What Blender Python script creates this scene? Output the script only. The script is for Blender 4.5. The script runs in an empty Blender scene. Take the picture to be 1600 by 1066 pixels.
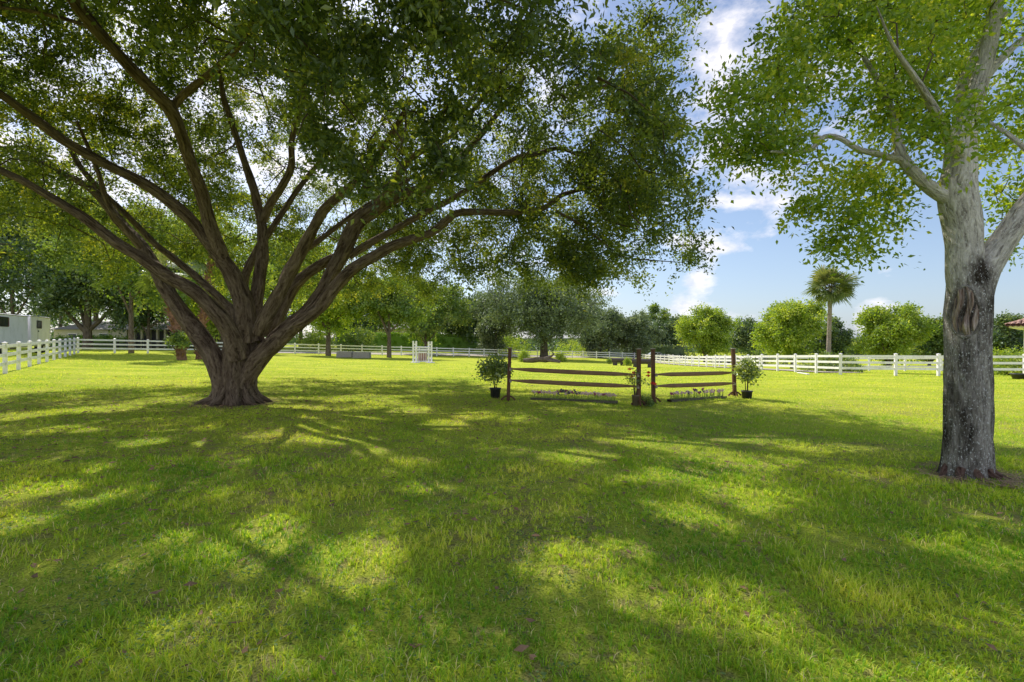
import bpy, math, random
import numpy as np
from mathutils import Vector

random.seed(7)
RNG = np.random.default_rng(11)
SC = bpy.context.scene
COL = SC.collection
PI = math.pi
F, CX, HY, CH = 755.0, 800.0, 536.0, 1.75      # focal length and horizon of the camera in photo pixels, eye height


# ------------------------------------------------------------------ terrain
_g = np.array([
    (0, 0, 0), (-4, 2, 0), (4, 2, 0), (5.9, 6.3, 0.0), (0, 6, 0.02), (-7.5, 13, .2), (-7, 4, .05), (-.1, 13.8, .12), (3.4, 12.9, .04), (7.1, 15.5, -.06),
    (-22, 21, .42), (-38, 42.2, .78), (-28, 62, .45), (-21, 72, .2), (-6.7, 75, -.4), (13.2, 90, -1.15), (24, 95, -1.5),
    (22.6, 68, -1.3), (21.5, 48, -.85), (21, 39, -.62), (20.8, 30.2, -.22), (23.6, 29.7, -.2), (32, 29.5, -.2),
    (-10, 45, .1), (4, 45, -.4), (-14, 30, .35)])


def _basis(x, y):
    x = np.asarray(x, float) / 40; y = np.asarray(y, float) / 60
    return np.stack([np.ones_like(x), x, y, x * y, x * x, y * y, x * y * y, x * x * y, y ** 3], -1)


_coef = np.linalg.lstsq(_basis(_g[:, 0], _g[:, 1]), _g[:, 2], rcond=None)[0]


def gz(x, y):
    x = np.clip(x, -42, 34); y = np.clip(y, 0, 96)
    return np.clip(_basis(x, y) @ _coef, -1.7, 1.0)


def gzf(x, y):
    return float(gz(x, y))


def at(px, py, D):
    return Vector(((px - CX) / F * D, D, CH - (py - HY) / F * D))


def gD(px, D):
    """ground point straight below the sight line px at depth D"""
    x = (px - CX) / F * D
    return Vector((x, D, gzf(x, D)))


def gp(px, py, dmin=3.0, dmax=110.0):
    """ground point seen at pixel px, py"""
    D = dmin
    while D < dmax:
        p = at(px, py, D)
        if p.z <= gzf(p.x, p.y):
            break
        D *= 1.01
    return gD(px, D)


# ------------------------------------------------------------------ mesh helpers
class MB:
    def __init__(s):
        s.V = []; s.P = []; s.M = []; s.UV = []; s.C = []; s.n = 0; s.smooth = []

    def add(s, V, P, mi=0, uv=None, c=None, smooth=False):
        V = np.asarray(V, float).reshape(-1, 3)
        if len(V) == 0: return
        if not isinstance(P, list): P = [P]
        P = [np.asarray(p, int) for p in P if len(p)]
        if uv is None: uvs = None
        for p in P:
            s.P.append(p + s.n); s.M.append(mi); s.smooth.append(smooth)
            s.UV.append(None if uv is None else uv.reshape(-1, 2)[p.reshape(-1)])
        s.V.append(V)
        if c is None: c = np.full(len(V), .5)
        s.C.append(np.broadcast_to(np.asarray(c, float), (len(V),)))
        s.n += len(V)

    def box(s, x0, x1, y0, y1, z0, z1, mi=0, M=None):
        V = np.array([(x, y, z) for z in (z0, z1) for x, y in ((x0, y0), (x1, y0), (x1, y1), (x0, y1))], float)
        if M is not None: V = np.array([tuple(M @ Vector(v)) for v in V])
        s.add(V, np.array([(3, 2, 1, 0), (4, 5, 6, 7), (0, 1, 5, 4), (1, 2, 6, 5), (2, 3, 7, 6), (3, 0, 4, 7)]), mi)

    def beam(s, a, b, w, h, mi=0, up=(0, 0, 1), e=1.0):
        a = np.array(a, float); b = np.array(b, float); d = b - a; d /= np.linalg.norm(d)
        r = np.cross(d, up); r /= np.linalg.norm(r); u = np.cross(r, d)
        V = []
        for p, k in ((a, 1.0), (b, e)):
            for i, j in ((-1, -1), (1, -1), (1, 1), (-1, 1)):
                V.append(p + r * i * w / 2 * k + u * j * h / 2 * k)
        s.add(V, np.array([(0, 1, 2, 3), (7, 6, 5, 4), (1, 0, 4, 5), (2, 1, 5, 6), (3, 2, 6, 7), (0, 3, 7, 4)]), mi)

    def lathe(s, c, prof, n=16, mi=0, jit=0.0):
        """prof: list of (radius, z)"""
        V = []
        for r, z in prof:
            for k in range(n):
                a = 2 * PI * k / n
                rr = r * (1 + jit * random.uniform(-1, 1))
                V.append((c[0] + rr * math.cos(a), c[1] + rr * math.sin(a), c[2] + z))
        P = [(i * n + k, i * n + (k + 1) % n, (i + 1) * n + (k + 1) % n, (i + 1) * n + k) for i in range(len(prof) - 1) for k in range(n)]
        s.add(V, np.array(P), mi, smooth=True)

    def tube(s, pts, rad, sides=8, mi=0, step=None, lump=0.0, seed=0, cap=True, flare=None, rscale=1.0):
        pts = np.array([tuple(p) for p in pts], float); rad = np.array(rad, float) * rscale
        if step and len(pts) > 2:
            pts, rad = catmull(pts, rad, step)
        elif step:
            n = max(2, int(np.linalg.norm(pts[1] - pts[0]) / step) + 1)
            t = np.linspace(0, 1, n)[:, None]
            pts = pts[0] * (1 - t) + pts[1] * t; rad = rad[0] * (1 - t[:, 0]) + rad[1] * t[:, 0]
        n = len(pts)
        T = np.gradient(pts, axis=0); T /= np.linalg.norm(T, axis=1)[:, None] + 1e-9
        ref = np.array((0, 0, 1.)) if abs(T[0][2]) < .8 else np.array((1., 0, 0))
        N = np.cross(T[0], ref); N /= np.linalg.norm(N)
        th = np.arange(sides + 1) / sides * 2 * PI
        L = np.concatenate([[0], np.cumsum(np.linalg.norm(np.diff(pts, axis=0), axis=1))])
        V = np.zeros((n, sides + 1, 3)); UV = np.zeros((n, sides + 1, 2))
        r0 = rad.mean()
        rs = np.random.default_rng(seed)
        ph = rs.uniform(0, 6.28, 8)
        for i in range(n):
            N = N - T[i] * np.dot(N, T[i]); N /= np.linalg.norm(N) + 1e-9
            B = np.cross(T[i], N)
            r = np.full(sides + 1, rad[i])
            if lump:
                l = L[i] / max(r0, .05)
                r = r * (1 + lump * (.45 * np.sin(2 * th + ph[0] + .35 * l) + .35 * np.sin(3 * th + ph[1] - .5 * l) + .3 * np.sin(5 * th + ph[2] + .3 * l)
                                     + .35 * math.sin(.9 * l + ph[3]) + .25 * np.sin(7 * th + ph[4] + .15 * l)))
            if lump and sides >= 24:
                l = L[i]
                r = r + (np.abs(np.sin(6.5 * th + 1.2 * np.sin(2.1 * l + ph[5]) + .8 * np.sin(4.7 * l))) - .5) * min(.03, rad[i] * .075) + (np.abs(np.sin(10.5 * th - 1.5 * np.sin(3.3 * l + ph[6]))) - .5) * min(.014, rad[i] * .04)
                r[-1] = r[0]
            if flare is not None:
                r = r * flare(L[i], th)
            V[i] = pts[i] + np.outer(r * np.cos(th), N) + np.outer(r * np.sin(th), B)
            UV[i, :, 0] = th * r0; UV[i, :, 1] = L[i]
        idx = np.arange(n * (sides + 1)).reshape(n, sides + 1)
        P = np.stack([idx[:-1, :-1], idx[:-1, 1:], idx[1:, 1:], idx[1:, :-1]], -1).reshape(-1, 4)
        s.add(V.reshape(-1, 3), P, mi, UV.reshape(-1, 2), smooth=True)
        if cap:
            e = V[-1][:sides]; c = pts[-1] + T[-1] * rad[-1] * .5
            s.add(np.vstack([e, c]), np.array([(k, (k + 1) % sides, sides) for k in range(sides)]), mi, np.zeros((sides + 1, 2)), smooth=True)
        return pts, rad

    def build(s, name, mats, parent=None, bevel=0.0, loc=None):
        V = np.concatenate(s.V); me = bpy.data.meshes.new(name)
        me.vertices.add(len(V)); me.vertices.foreach_set('co', V.astype(np.float32).ravel())
        loops = np.concatenate([p.reshape(-1) for p in s.P])
        tot = np.concatenate([np.full(len(p), p.shape[1]) for p in s.P])
        mi = np.concatenate([np.full(len(p), m) for p, m in zip(s.P, s.M)])
        sm = np.concatenate([np.full(len(p), m) for p, m in zip(s.P, s.smooth)])
        me.loops.add(len(loops)); me.loops.foreach_set('vertex_index', loops.astype(np.int32))
        me.polygons.add(len(tot))
        start = np.concatenate([[0], np.cumsum(tot)[:-1]])
        me.polygons.foreach_set('loop_start', start.astype(np.int32))
        me.polygons.foreach_set('loop_total', tot.astype(np.int32))
        me.polygons.foreach_set('material_index', mi.astype(np.int32))
        me.polygons.foreach_set('use_smooth', sm.astype(bool))
        if any(u is not None for u in s.UV):
            uv = np.concatenate([(np.zeros((p.size, 2)) if u is None else u) for p, u in zip(s.P, s.UV)])
            lay = me.uv_layers.new(name='UVMap'); lay.data.foreach_set('uv', uv.astype(np.float32).ravel())
        at_ = me.attributes.new('tint', 'FLOAT', 'POINT')
        at_.data.foreach_set('value', np.concatenate(s.C).astype(np.float32))
        me.update(calc_edges=True); me.validate()
        for m in (mats if isinstance(mats, (list, tuple)) else [mats]): me.materials.append(m)
        o = bpy.data.objects.new(name, me); COL.objects.link(o)
        if parent is not None:
            o.parent = parent
        if loc is not None: o.location = loc
        if bevel:
            b = o.modifiers.new('bevel', 'BEVEL'); b.width = bevel; b.segments = 2; b.limit_method = 'ANGLE'
        return o


def catmull(pts, rad, step):
    P = np.vstack([2 * pts[0] - pts[1], pts, 2 * pts[-1] - pts[-2]])
    R = np.concatenate([[rad[0]], rad, [rad[-1]]])
    out = []; ro = []
    for i in range(1, len(P) - 2):
        n = max(1, int(round(np.linalg.norm(P[i + 1] - P[i]) / step)))
        for k in range(n):
            t = k / n
            out.append(.5 * ((2 * P[i]) + (-P[i - 1] + P[i + 1]) * t + (2 * P[i - 1] - 5 * P[i] + 4 * P[i + 1] - P[i + 2]) * t * t
                             + (-P[i - 1] + 3 * P[i] - 3 * P[i + 1] + P[i + 2]) * t ** 3))
            ro.append(R[i] * (1 - t) + R[i + 1] * t)
    out.append(P[-2]); ro.append(R[-2])
    return np.array(out), np.array(ro)


def thing(name, label, cat, loc=(0, 0, 0), rz=0, group=None):
    o = bpy.data.objects.new(name, None); COL.objects.link(o)
    o.empty_display_size = .2
    o.location = loc; o.rotation_euler = (0, 0, rz)
    return tag(o, label, cat, group)


def tag(o, label, cat, group=None, kind=None):
    if label: o['label'] = label
    if cat: o['category'] = cat
    if group: o['group'] = group
    if kind: o['kind'] = kind
    return o


def dup(root, loc, rz, label, group=None):
    r = root.copy(); COL.objects.link(r); r.location = loc; r.rotation_euler = (0, 0, rz); r['label'] = label
    if group: r['group'] = group
    for ch in list(root.children):
        c = ch.copy(); COL.objects.link(c); c.parent = r
        for g in ch.children:
            d = g.copy(); COL.objects.link(d); d.parent = c
    return r


# ------------------------------------------------------------------ materials
class NT:
    def __init__(s, name):
        s.m = bpy.data.materials.new(name); s.m.use_nodes = True
        s.t = s.m.node_tree; s.t.nodes.clear()
        s.out = s.t.nodes.new('ShaderNodeOutputMaterial')

    def n(s, typ, **kw):
        nd = s.t.nodes.new('ShaderNode' + typ)
        for k, v in kw.items():
            if k.startswith('_'): setattr(nd, k[1:], v)
        for k, v in kw.items():
            if not k.startswith('_'):
                key = k
                if isinstance(v, bpy.types.NodeSocket): s.t.links.new(v, nd.inputs[key])
                else: nd.inputs[key].default_value = v
        return nd

    def set(s, nd, i, v):
        if isinstance(v, bpy.types.NodeSocket): s.t.links.new(v, nd.inputs[i])
        else: nd.inputs[i].default_value = v

    def math(s, op, a, b=0.0, c=None, clamp=False):
        nd = s.t.nodes.new('ShaderNodeMath'); nd.operation = op; nd.use_clamp = clamp
        s.set(nd, 0, a); s.set(nd, 1, b)
        if c is not None: s.set(nd, 2, c)
        return nd.outputs[0]

    def ramp(s, f, stops, interp='LINEAR'):
        nd = s.t.nodes.new('ShaderNodeValToRGB'); nd.color_ramp.interpolation = interp
        el = nd.color_ramp.elements
        while len(el) < len(stops): el.new(.5)
        for e, (p, c) in zip(el, stops):
            e.position = p; e.color = (*c, 1) if len(c) == 3 else c
        s.t.links.new(f, nd.inputs[0])
        return nd.outputs[0]

    def mix(s, f, a, b, typ='MIX'):
        nd = s.t.nodes.new('ShaderNodeMix'); nd.data_type = 'RGBA'; nd.blend_type = typ
        s.set(nd, 0, f)
        for i, v in ((6, a), (7, b)):
            if isinstance(v, tuple): v = (*v, 1) if len(v) == 3 else v
            s.set(nd, i, v)
        return nd.outputs[2]

    def noise(s, vec, scale, detail=4, rough=.55, dist=0.0):
        nd = s.t.nodes.new('ShaderNodeTexNoise')
        if vec is not None: s.t.links.new(vec, nd.inputs['Vector'])
        nd.inputs['Scale'].default_value = scale; nd.inputs['Detail'].default_value = detail
        nd.inputs['Roughness'].default_value = rough; nd.inputs['Distortion'].default_value = dist
        return nd.outputs['Fac']

    def mapping(s, vec, scale=(1, 1, 1), loc=(0, 0, 0)):
        nd = s.t.nodes.new('ShaderNodeMapping'); s.t.links.new(vec, nd.inputs['Vector'])
        nd.inputs['Scale'].default_value = scale; nd.inputs['Location'].default_value = loc
        return nd.outputs[0]

    def bump(s, h, strength=.5, dist=.02):
        nd = s.t.nodes.new('ShaderNodeBump'); nd.inputs['Strength'].default_value = strength
        nd.inputs['Distance'].default_value = dist; s.t.links.new(h, nd.inputs['Height'])
        return nd.outputs[0]

    def fin(s, sh):
        s.t.links.new(sh, s.out.inputs[0]); return s.m


def leaf_mat(name, stops, trans=.45, tcol=(1.25, 1.35, .55), gloss=.10, rough=.38):
    t = NT(name)
    a = t.n('Attribute', _attribute_name='tint')
    col = t.ramp(a.outputs['Fac'], stops)
    d = t.n('BsdfDiffuse', Color=col)
    tc = t.mix(1.0, col, (*tcol, 1), 'MULTIPLY')
    tr = t.n('BsdfTranslucent', Color=tc)
    m = t.n('MixShader'); m.inputs[0].default_value = trans
    t.t.links.new(d.outputs[0], m.inputs[1]); t.t.links.new(tr.outputs[0], m.inputs[2])
    g = t.n('BsdfGlossy', Roughness=rough); g.inputs['Color'].default_value = (.8, .85, .9, 1)
    m2 = t.n('MixShader'); m2.inputs[0].default_value = gloss
    t.t.links.new(m.outputs[0], m2.inputs[1]); t.t.links.new(g.outputs[0], m2.inputs[2])
    return t.fin(m2.outputs[0])


def bark_mat(name, lo, mid, hi, ridge=9.0, along=2.2, lichen=None, bstr=1.0, lich_th=.62, dark=None, bdist=.07, spot=None):
    t = NT(name)
    uv = t.n('TexCoord').outputs['UV']
    geo = t.n('NewGeometry').outputs['Position']
    m = t.mapping(uv, (ridge, along, 1))
    wob = t.noise(t.mapping(uv, (2.5, 2.5, 1)), 1.0, 3)
    vm = t.n('VectorMath', _operation='ADD'); t.t.links.new(m, vm.inputs[0])
    cmb = t.n('CombineXYZ', X=t.math('MULTIPLY', wob, 5.0)); t.t.links.new(cmb.outputs[0], vm.inputs[1])
    vo = t.n('TexVoronoi', _feature='DISTANCE_TO_EDGE'); t.t.links.new(vm.outputs[0], vo.inputs['Vector']); vo.inputs['Scale'].default_value = 1.0
    rn = t.noise(t.mapping(uv, (ridge * .75, along * .45, 1)), 1.0, 4, .6, .6)
    rid = t.math('SUBTRACT', 1.0, t.math('MULTIPLY', t.math('ABSOLUTE', t.math('SUBTRACT', rn, .5)), 6.5), clamp=True)
    edge = t.math('ADD', t.math('MULTIPLY', t.math('MULTIPLY', vo.outputs['Distance'], 2.6, clamp=True), .45), t.math('MULTIPLY', rid, .5))
    fine = t.noise(t.mapping(uv, (ridge * 4, along * 5, 1)), 1.0, 6, .7)
    h = t.math('ADD', t.math('MULTIPLY', edge, .7), t.math('MULTIPLY', fine, .6))
    big = t.noise(geo, 1.6, 4)
    c = t.ramp(t.math('ADD', t.math('MULTIPLY', h, .8), t.math('MULTIPLY', big, .2)), [(.26, lo), (.46, mid), (.76, hi)])
    if dark is not None:
        dk = t.ramp(t.noise(t.mapping(geo, (1.6, 1.6, .55)), 1.5, 4, .6), [(.44, (0, 0, 0)), (.58, (1, 1, 1))])
        zz = t.n('SeparateXYZ'); t.t.links.new(geo, zz.inputs[0])
        zm = t.math('SUBTRACT', 1.0, t.math('DIVIDE', t.math('SUBTRACT', zz.outputs[2], dark[1]), dark[2], clamp=True), clamp=True)
        dkf = t.math('MULTIPLY', t.math('ADD', t.math('MULTIPLY', dk, .55), .42), zm)
        if spot is not None:
            for (sx, sy, sz, sr, kz) in spot:
                pd = t.mapping(geo, (1 / sr, 1 / sr, kz / sr), (-sx / sr, -sy / sr, -sz * kz / sr))
                ln = t.n('VectorMath', _operation='LENGTH'); t.t.links.new(pd, ln.inputs[0])
                wobl = t.math('ADD', ln.outputs['Value'], t.math('MULTIPLY', t.math('SUBTRACT', t.noise(geo, 9, 4, .7), .5), 1.2))
                sm_ = t.math('SUBTRACT', 1.0, t.math('SUBTRACT', wobl, .5), clamp=True)
                dkf = t.math('MAXIMUM', dkf, sm_)
        c = t.mix(dkf, c, t.mix(1.0, c, dark[0], 'MULTIPLY'))
    if lichen is not None:
        lm = t.ramp(t.noise(t.mapping(geo, (1, 1, .6)), 48, 4, .75), [(lich_th, (0, 0, 0)), (lich_th + .05, (1, 1, 1))])
        lm2 = t.ramp(t.noise(geo, 2.3, 2), [(.30, (.25, .25, .25)), (.55, (1, 1, 1))])
        c = t.mix(t.math('MULTIPLY', lm, lm2), c, lichen)
    p = t.n('BsdfPrincipled', Roughness=.9); t.t.links.new(c, p.inputs['Base Color'])
    p.inputs['Specular IOR Level'].default_value = .15
    t.t.links.new(t.bump(h, bstr, bdist), p.inputs['Normal'])
    return t.fin(p.outputs[0])


def plain(name, col, rough=.6, var=.15, scale=6, bump=.1, metal=0, dirt=None, spec=.4):
    t = NT(name)
    co = t.n('TexCoord').outputs['Object']
    n = t.noise(co, scale, 5, .6)
    c = t.ramp(n, [(.3, tuple(x * (1 - var) for x in col)), (.7, tuple(min(1, x * (1 + var)) for x in col))])
    if dirt:
        dn = t.ramp(t.noise(t.mapping(co, (1, 1, .4)), scale * 1.7, 5, .7), [(.5, (0, 0, 0)), (.72, (1, 1, 1))])
        c = t.mix(t.math('MULTIPLY', dn, .55), c, dirt)
    p = t.n('BsdfPrincipled', Roughness=rough, Metallic=metal); t.t.links.new(c, p.inputs['Base Color'])
    p.inputs['Specular IOR Level'].default_value = spec
    if bump: t.t.links.new(t.bump(t.noise(co, scale * 5, 4), bump, .01), p.inputs['Normal'])
    return t.fin(p.outputs[0])


def wood_mat(name, lo, hi, scale=3, stretch=(14, 14, 1.5)):
    t = NT(name)
    co = t.n('TexCoord').outputs['Object']
    n = t.noise(t.mapping(co, stretch), scale, 6, .65)
    c = t.ramp(n, [(.3, lo), (.7, hi)])
    b = t.noise(co, 2.5, 3)
    c = t.mix(t.math('MULTIPLY', b, .5), c, lo)
    p = t.n('BsdfPrincipled', Roughness=.75); t.t.links.new(c, p.inputs['Base Color'])
    p.inputs['Specular IOR Level'].default_value = .25
    t.t.links.new(t.bump(n, .5, .01), p.inputs['Normal'])
    return t.fin(p.outputs[0])


M = {}
M['oakleaf'] = leaf_mat('oak_leaf', [(0, (.045, .080, .028)), (.5, (.125, .175, .038)), (.85, (.25, .29, .05)), (1, (.36, .34, .08))], .5, (2.1, 1.95, .5), .05, .45)
M['mahleaf'] = leaf_mat('broad_leaf', [(0, (.11, .19, .022)), (.5, (.25, .37, .04)), (.85, (.45, .52, .07)), (1, (.60, .60, .12))], .6, (1.6, 1.5, .45), .04, .45)
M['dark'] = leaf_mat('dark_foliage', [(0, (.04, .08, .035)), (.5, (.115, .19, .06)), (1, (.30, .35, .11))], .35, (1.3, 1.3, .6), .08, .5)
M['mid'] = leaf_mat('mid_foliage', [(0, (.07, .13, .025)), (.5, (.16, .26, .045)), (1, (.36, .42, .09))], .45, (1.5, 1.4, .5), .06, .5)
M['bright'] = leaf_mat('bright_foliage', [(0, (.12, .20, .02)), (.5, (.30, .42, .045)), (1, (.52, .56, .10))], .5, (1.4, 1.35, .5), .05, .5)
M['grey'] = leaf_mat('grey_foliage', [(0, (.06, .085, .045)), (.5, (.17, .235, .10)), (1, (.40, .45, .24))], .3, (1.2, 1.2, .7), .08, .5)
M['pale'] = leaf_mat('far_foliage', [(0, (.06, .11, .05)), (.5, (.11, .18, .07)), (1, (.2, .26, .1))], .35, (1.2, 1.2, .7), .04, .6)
M['palm'] = leaf_mat('palm_frond', [(0, (.09, .13, .03)), (.5, (.20, .26, .06)), (1, (.40, .36, .14))], .3, (1.3, 1.3, .6), .12, .4)
M['pot_leaf'] = leaf_mat('shrub_leaf', [(0, (.06, .12, .025)), (.5, (.16, .25, .045)), (1, (.42, .48, .10))], .4, (1.5, 1.4, .5), .13, .3)
M['bark_oak'] = bark_mat('oak_bark', (.020, .013, .009), (.125, .084, .056), (.29, .215, .15), 15, 2.6, (.16, .17, .12), 1.0, .66)
M['bark_grey'] = bark_mat('grey_bark', (.10, .088, .075), (.46, .42, .37), (.80, .75, .68), 30, 5.5, (.85, .85, .82), 1.0, .575, dark=((.09, .075, .065), 2.3, .5), bdist=.035, spot=[(5.60, 5.98, 2.12, .34, .8), (5.66, 6.0, 1.55, .20, .35), (5.9, 6.1, 2.62, .14, .6)])
M['bark_far'] = bark_mat('far_bark', (.05, .035, .025), (.12, .09, .065), (.22, .18, .14), 7, 2.5, None, .7)
M['twig'] = plain('twig_bark', (.10, .075, .05), .9, .3, 4, .3, spec=.1)
M['white'] = plain('white_vinyl', (.93, .89, .93), .45, .04, 1.5, .03, dirt=(.52, .50, .42))
M['brown'] = wood_mat('brown_stained_wood', (.07, .034, .02), (.24, .125, .075))
M['brownrail'] = wood_mat('brown_stained_rail', (.15, .085, .05), (.44, .27, .165), 3, (1.5, 14, 14))
M['cup'] = plain('metal_cup', (.35, .30, .25), .5, .2, 20, .2, .5)
M['board'] = wood_mat('mossy_board', (.06, .055, .04), (.23, .21, .15), 3, (1.5, 14, 14))
M['blackpot'] = plain('black_plastic', (.035, .038, .045), .45, .25, 8, .1, dirt=(.12, .10, .08))
M['tanpot'] = plain('tan_plastic', (.20, .15, .11), .6, .25, 8, .1)
M['soil'] = plain('soil', (.06, .04, .025), .95, .4, 30, .8, spec=.05)
M['pink'] = plain('pink_petal', (.80, .58, .58), .7, .2, 40, 0)
M['magenta'] = plain('magenta_petal', (.38, .07, .20), .7, .25, 40, 0)
M['purple'] = plain('purple_petal', (.13, .09, .22), .7, .3, 40, 0)
M['red'] = plain('red_petal', (.75, .05, .05), .6, .15, 30, 0)
M['yellowgreen'] = plain('yellow_green_stem', (.25, .36, .06), .6, .25, 30, 0)
M['redpanel'] = plain('faded_red_paint', (.30, .10, .075), .6, .15, 6, .05)
M['greybox'] = wood_mat('weathered_grey_wood', (.22, .20, .17), (.56, .51, .44), 4, (2, 8, 14))
M['trailer'] = plain('trailer_paint', (.93, .89, .99), .3, .03, 1.2, .0, dirt=(.55, .55, .55))
M['glass'] = plain('dark_glass', (.03, .035, .04), .12, .2, 2, 0, spec=.6)
M['trim'] = plain('aluminium_trim', (.5, .5, .5), .4, .1, 5, 0, .6)
M['maroon'] = plain('maroon_lens', (.25, .02, .02), .3, .1, 5, 0)
M['tyre'] = plain('tyre_rubber', (.02, .02, .02), .8, .2, 10, .2)
M['benchwood'] = wood_mat('dark_grey_brown_log', (.05, .042, .04), (.16, .13, .12))
M['knot'] = bark_mat('bare_knot_wood', (.05, .028, .02), (.42, .28, .21), (.80, .68, .58), 40, 6, None, 1.0)
M['straw'] = plain('dry_straw', (.42, .30, .20), .8, .35, 20, .0, spec=.1)
M['rootbark'] = bark_mat('red_brown_root', (.03, .015, .012), (.15, .085, .065), (.30, .20, .16), 18, 5, None, 1.0)
M['dryleaf'] = plain('dry_leaf', (.26, .16, .09), .8, .4, 3, 0, spec=.1)
M['boot'] = plain('palm_boots', (.24, .13, .085), .9, .45, 7, .6, spec=.1)
M['palmtrunk'] = bark_mat('palm_trunk', (.12, .09, .07), (.25, .20, .16), (.38, .32, .27), 3, 9, None, .5)
M['tile'] = plain('terracotta_tile', (.36, .20, .15), .7, .35, 5, .3, dirt=(.5, .42, .38))
M['stucco'] = plain('pale_stucco', (.70, .68, .66), .8, .06, 8, .2)
M['stone'] = plain('pink_stone', (.48, .38, .34), .85, .25, 7, .5)
M['beige'] = plain('beige_wall', (.55, .50, .40), .85, .08, 3, .1)
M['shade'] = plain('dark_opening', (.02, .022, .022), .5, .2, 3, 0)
M['bluegrey'] = plain('blue_grey_wall', (.13, .17, .19), .7, .15, 3, .05)
M['roofgrey'] = plain('grey_shingle', (.26, .24, .22), .85, .2, 10, .3)
M['blackfence'] = plain('black_painted_board', (.03, .028, .028), .6, .2, 5, .05)
M['carpaint'] = plain('silver_car_paint', (.45, .47, .50), .25, .05, 2, 0, .4)
M['hedge'] = leaf_mat('hedge_leaf', [(0, (.09, .18, .018)), (.5, (.20, .36, .03)), (1, (.40, .52, .06))], .35, (1.3, 1.3, .5), .05, .5)


# ground
t = NT('lawn')
geo = t.n('NewGeometry').outputs['Position']
n1 = t.noise(geo, .35, 4, .6); n2 = t.noise(geo, 3.2, 5, .65); n3 = t.noise(geo, 60, 3, .7)
sep = t.n('SeparateXYZ'); t.t.links.new(geo, sep.inputs[0])
far = t.math('DIVIDE', t.math('SUBTRACT', sep.outputs[1], 7.0), 12.0, clamp=True)
near_c = t.ramp(n3, [(.30, (.16, .20, .03)), (.52, (.42, .50, .05)), (.72, (.62, .62, .12))])
patch = t.ramp(t.math('ADD', t.math('MULTIPLY', n2, .6), t.math('MULTIPLY', n1, .4)), [(.50, (0, 0, 0)), (.57, (1, 1, 1))])
soil = t.ramp(n3, [(.35, (.14, .095, .055)), (.6, (.40, .29, .18)), (.75, (.60, .47, .33))])
near_c = t.mix(t.math('MULTIPLY', patch, .6), near_c, soil)
streak = t.noise(t.mapping(geo, (.25, 1.1, 1)), .8, 5, .65)
far_c = t.ramp(t.math('ADD', t.math('MULTIPLY', streak, .65), t.math('MULTIPLY', t.noise(geo, 7, 6, .85), .75)), [(.50, (.24, .34, .025)), (.70, (.46, .52, .05)), (.86, (.65, .66, .10))])
c = t.mix(far, near_c, far_c)
for (sx, sy, sr) in ((-7.45, 13.0, 1.15), (5.94, 6.31, .58)):
    pd = t.mapping(geo, (1 / sr, 1 / sr, 0), (-sx / sr, -sy / sr, 0))
    ln = t.n('VectorMath', _operation='LENGTH'); t.t.links.new(pd, ln.inputs[0])
    w_ = t.math('ADD', ln.outputs['Value'], t.math('MULTIPLY', t.math('SUBTRACT', t.noise(geo, 5, 4, .7), .5), 1.2))
    c = t.mix(t.math('MULTIPLY', t.math('SUBTRACT', 1.0, t.math('MULTIPLY', t.math('SUBTRACT', w_, .7), 2.5), clamp=True), .85), c, soil)
p = t.n('BsdfPrincipled', Roughness=.95); t.t.links.new(c, p.inputs['Base Color']); p.inputs['Specular IOR Level'].default_value = .05
hh = t.math('ADD', t.math('MULTIPLY', n3, .6), t.noise(geo, 14, 4, .7))
t.t.links.new(t.bump(hh, .9, .05), p.inputs['Normal'])
M['lawn'] = t.fin(p.outputs[0])
t = NT('sandy_track')
geo = t.n('NewGeometry').outputs['Position']
c = t.ramp(t.noise(geo, .8, 6, .7), [(.3, (.36, .30, .25)), (.7, (.60, .53, .47))])
p = t.n('BsdfPrincipled', Roughness=.95); t.t.links.new(c, p.inputs['Base Color'])
M['sand'] = t.fin(p.outputs[0])
M['blade'] = leaf_mat('grass_blade', [(0, (.085, .24, .02)), (.35, (.23, .46, .03)), (.65, (.62, .74, .07)), (.88, (.82, .80, .18)), (.94, (.82, .74, .40)), (1, (.80, .66, .46))],
                      .5, (1.45, 1.3, .5), .02, .5)
M['clover'] = leaf_mat('clover_leaf', [(0, (.07, .15, .03)), (1, (.26, .36, .10))], .35, (1.3, 1.3, .6), .03, .6)


# ------------------------------------------------------------------ ground and grass
def axis(stops):
    out = []
    for a, b, n in stops: out += list(np.linspace(a, b, n, endpoint=False))
    return np.array(out + [stops[-1][1]])


def small(x, y):
    d = np.clip((40 - y) / 30, 0, 1)
    return d * (.018 * np.sin(x * 1.3 + 1.1 * np.sin(y * .7)) + .014 * np.sin(y * 1.9 + .8 * np.sin(x * 1.1)) + .006 * np.sin(x * 4.1 + y * 3.3))


xs = axis([(-900, -120, 12), (-120, -15, 60), (-15, 15, 110), (15, 120, 60), (120, 900, 12)])
ys = axis([(-30, 0, 30), (0, 20, 100), (20, 110, 90), (110, 1500, 30)])
X, Y = np.meshgrid(xs, ys)
Z = gz(X, Y) + small(X, Y)
g = MB(); idx = np.arange(X.size).reshape(X.shape)
g.add(np.stack([X, Y, Z], -1), np.stack([idx[:-1, :-1], idx[:-1, 1:], idx[1:, 1:], idx[1:, :-1]], -1).reshape(-1, 4), smooth=True)
tag(g.build('ground', M['lawn']), 'bright yellow green lawn of the paddock', 'lawn', kind='structure')


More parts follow.
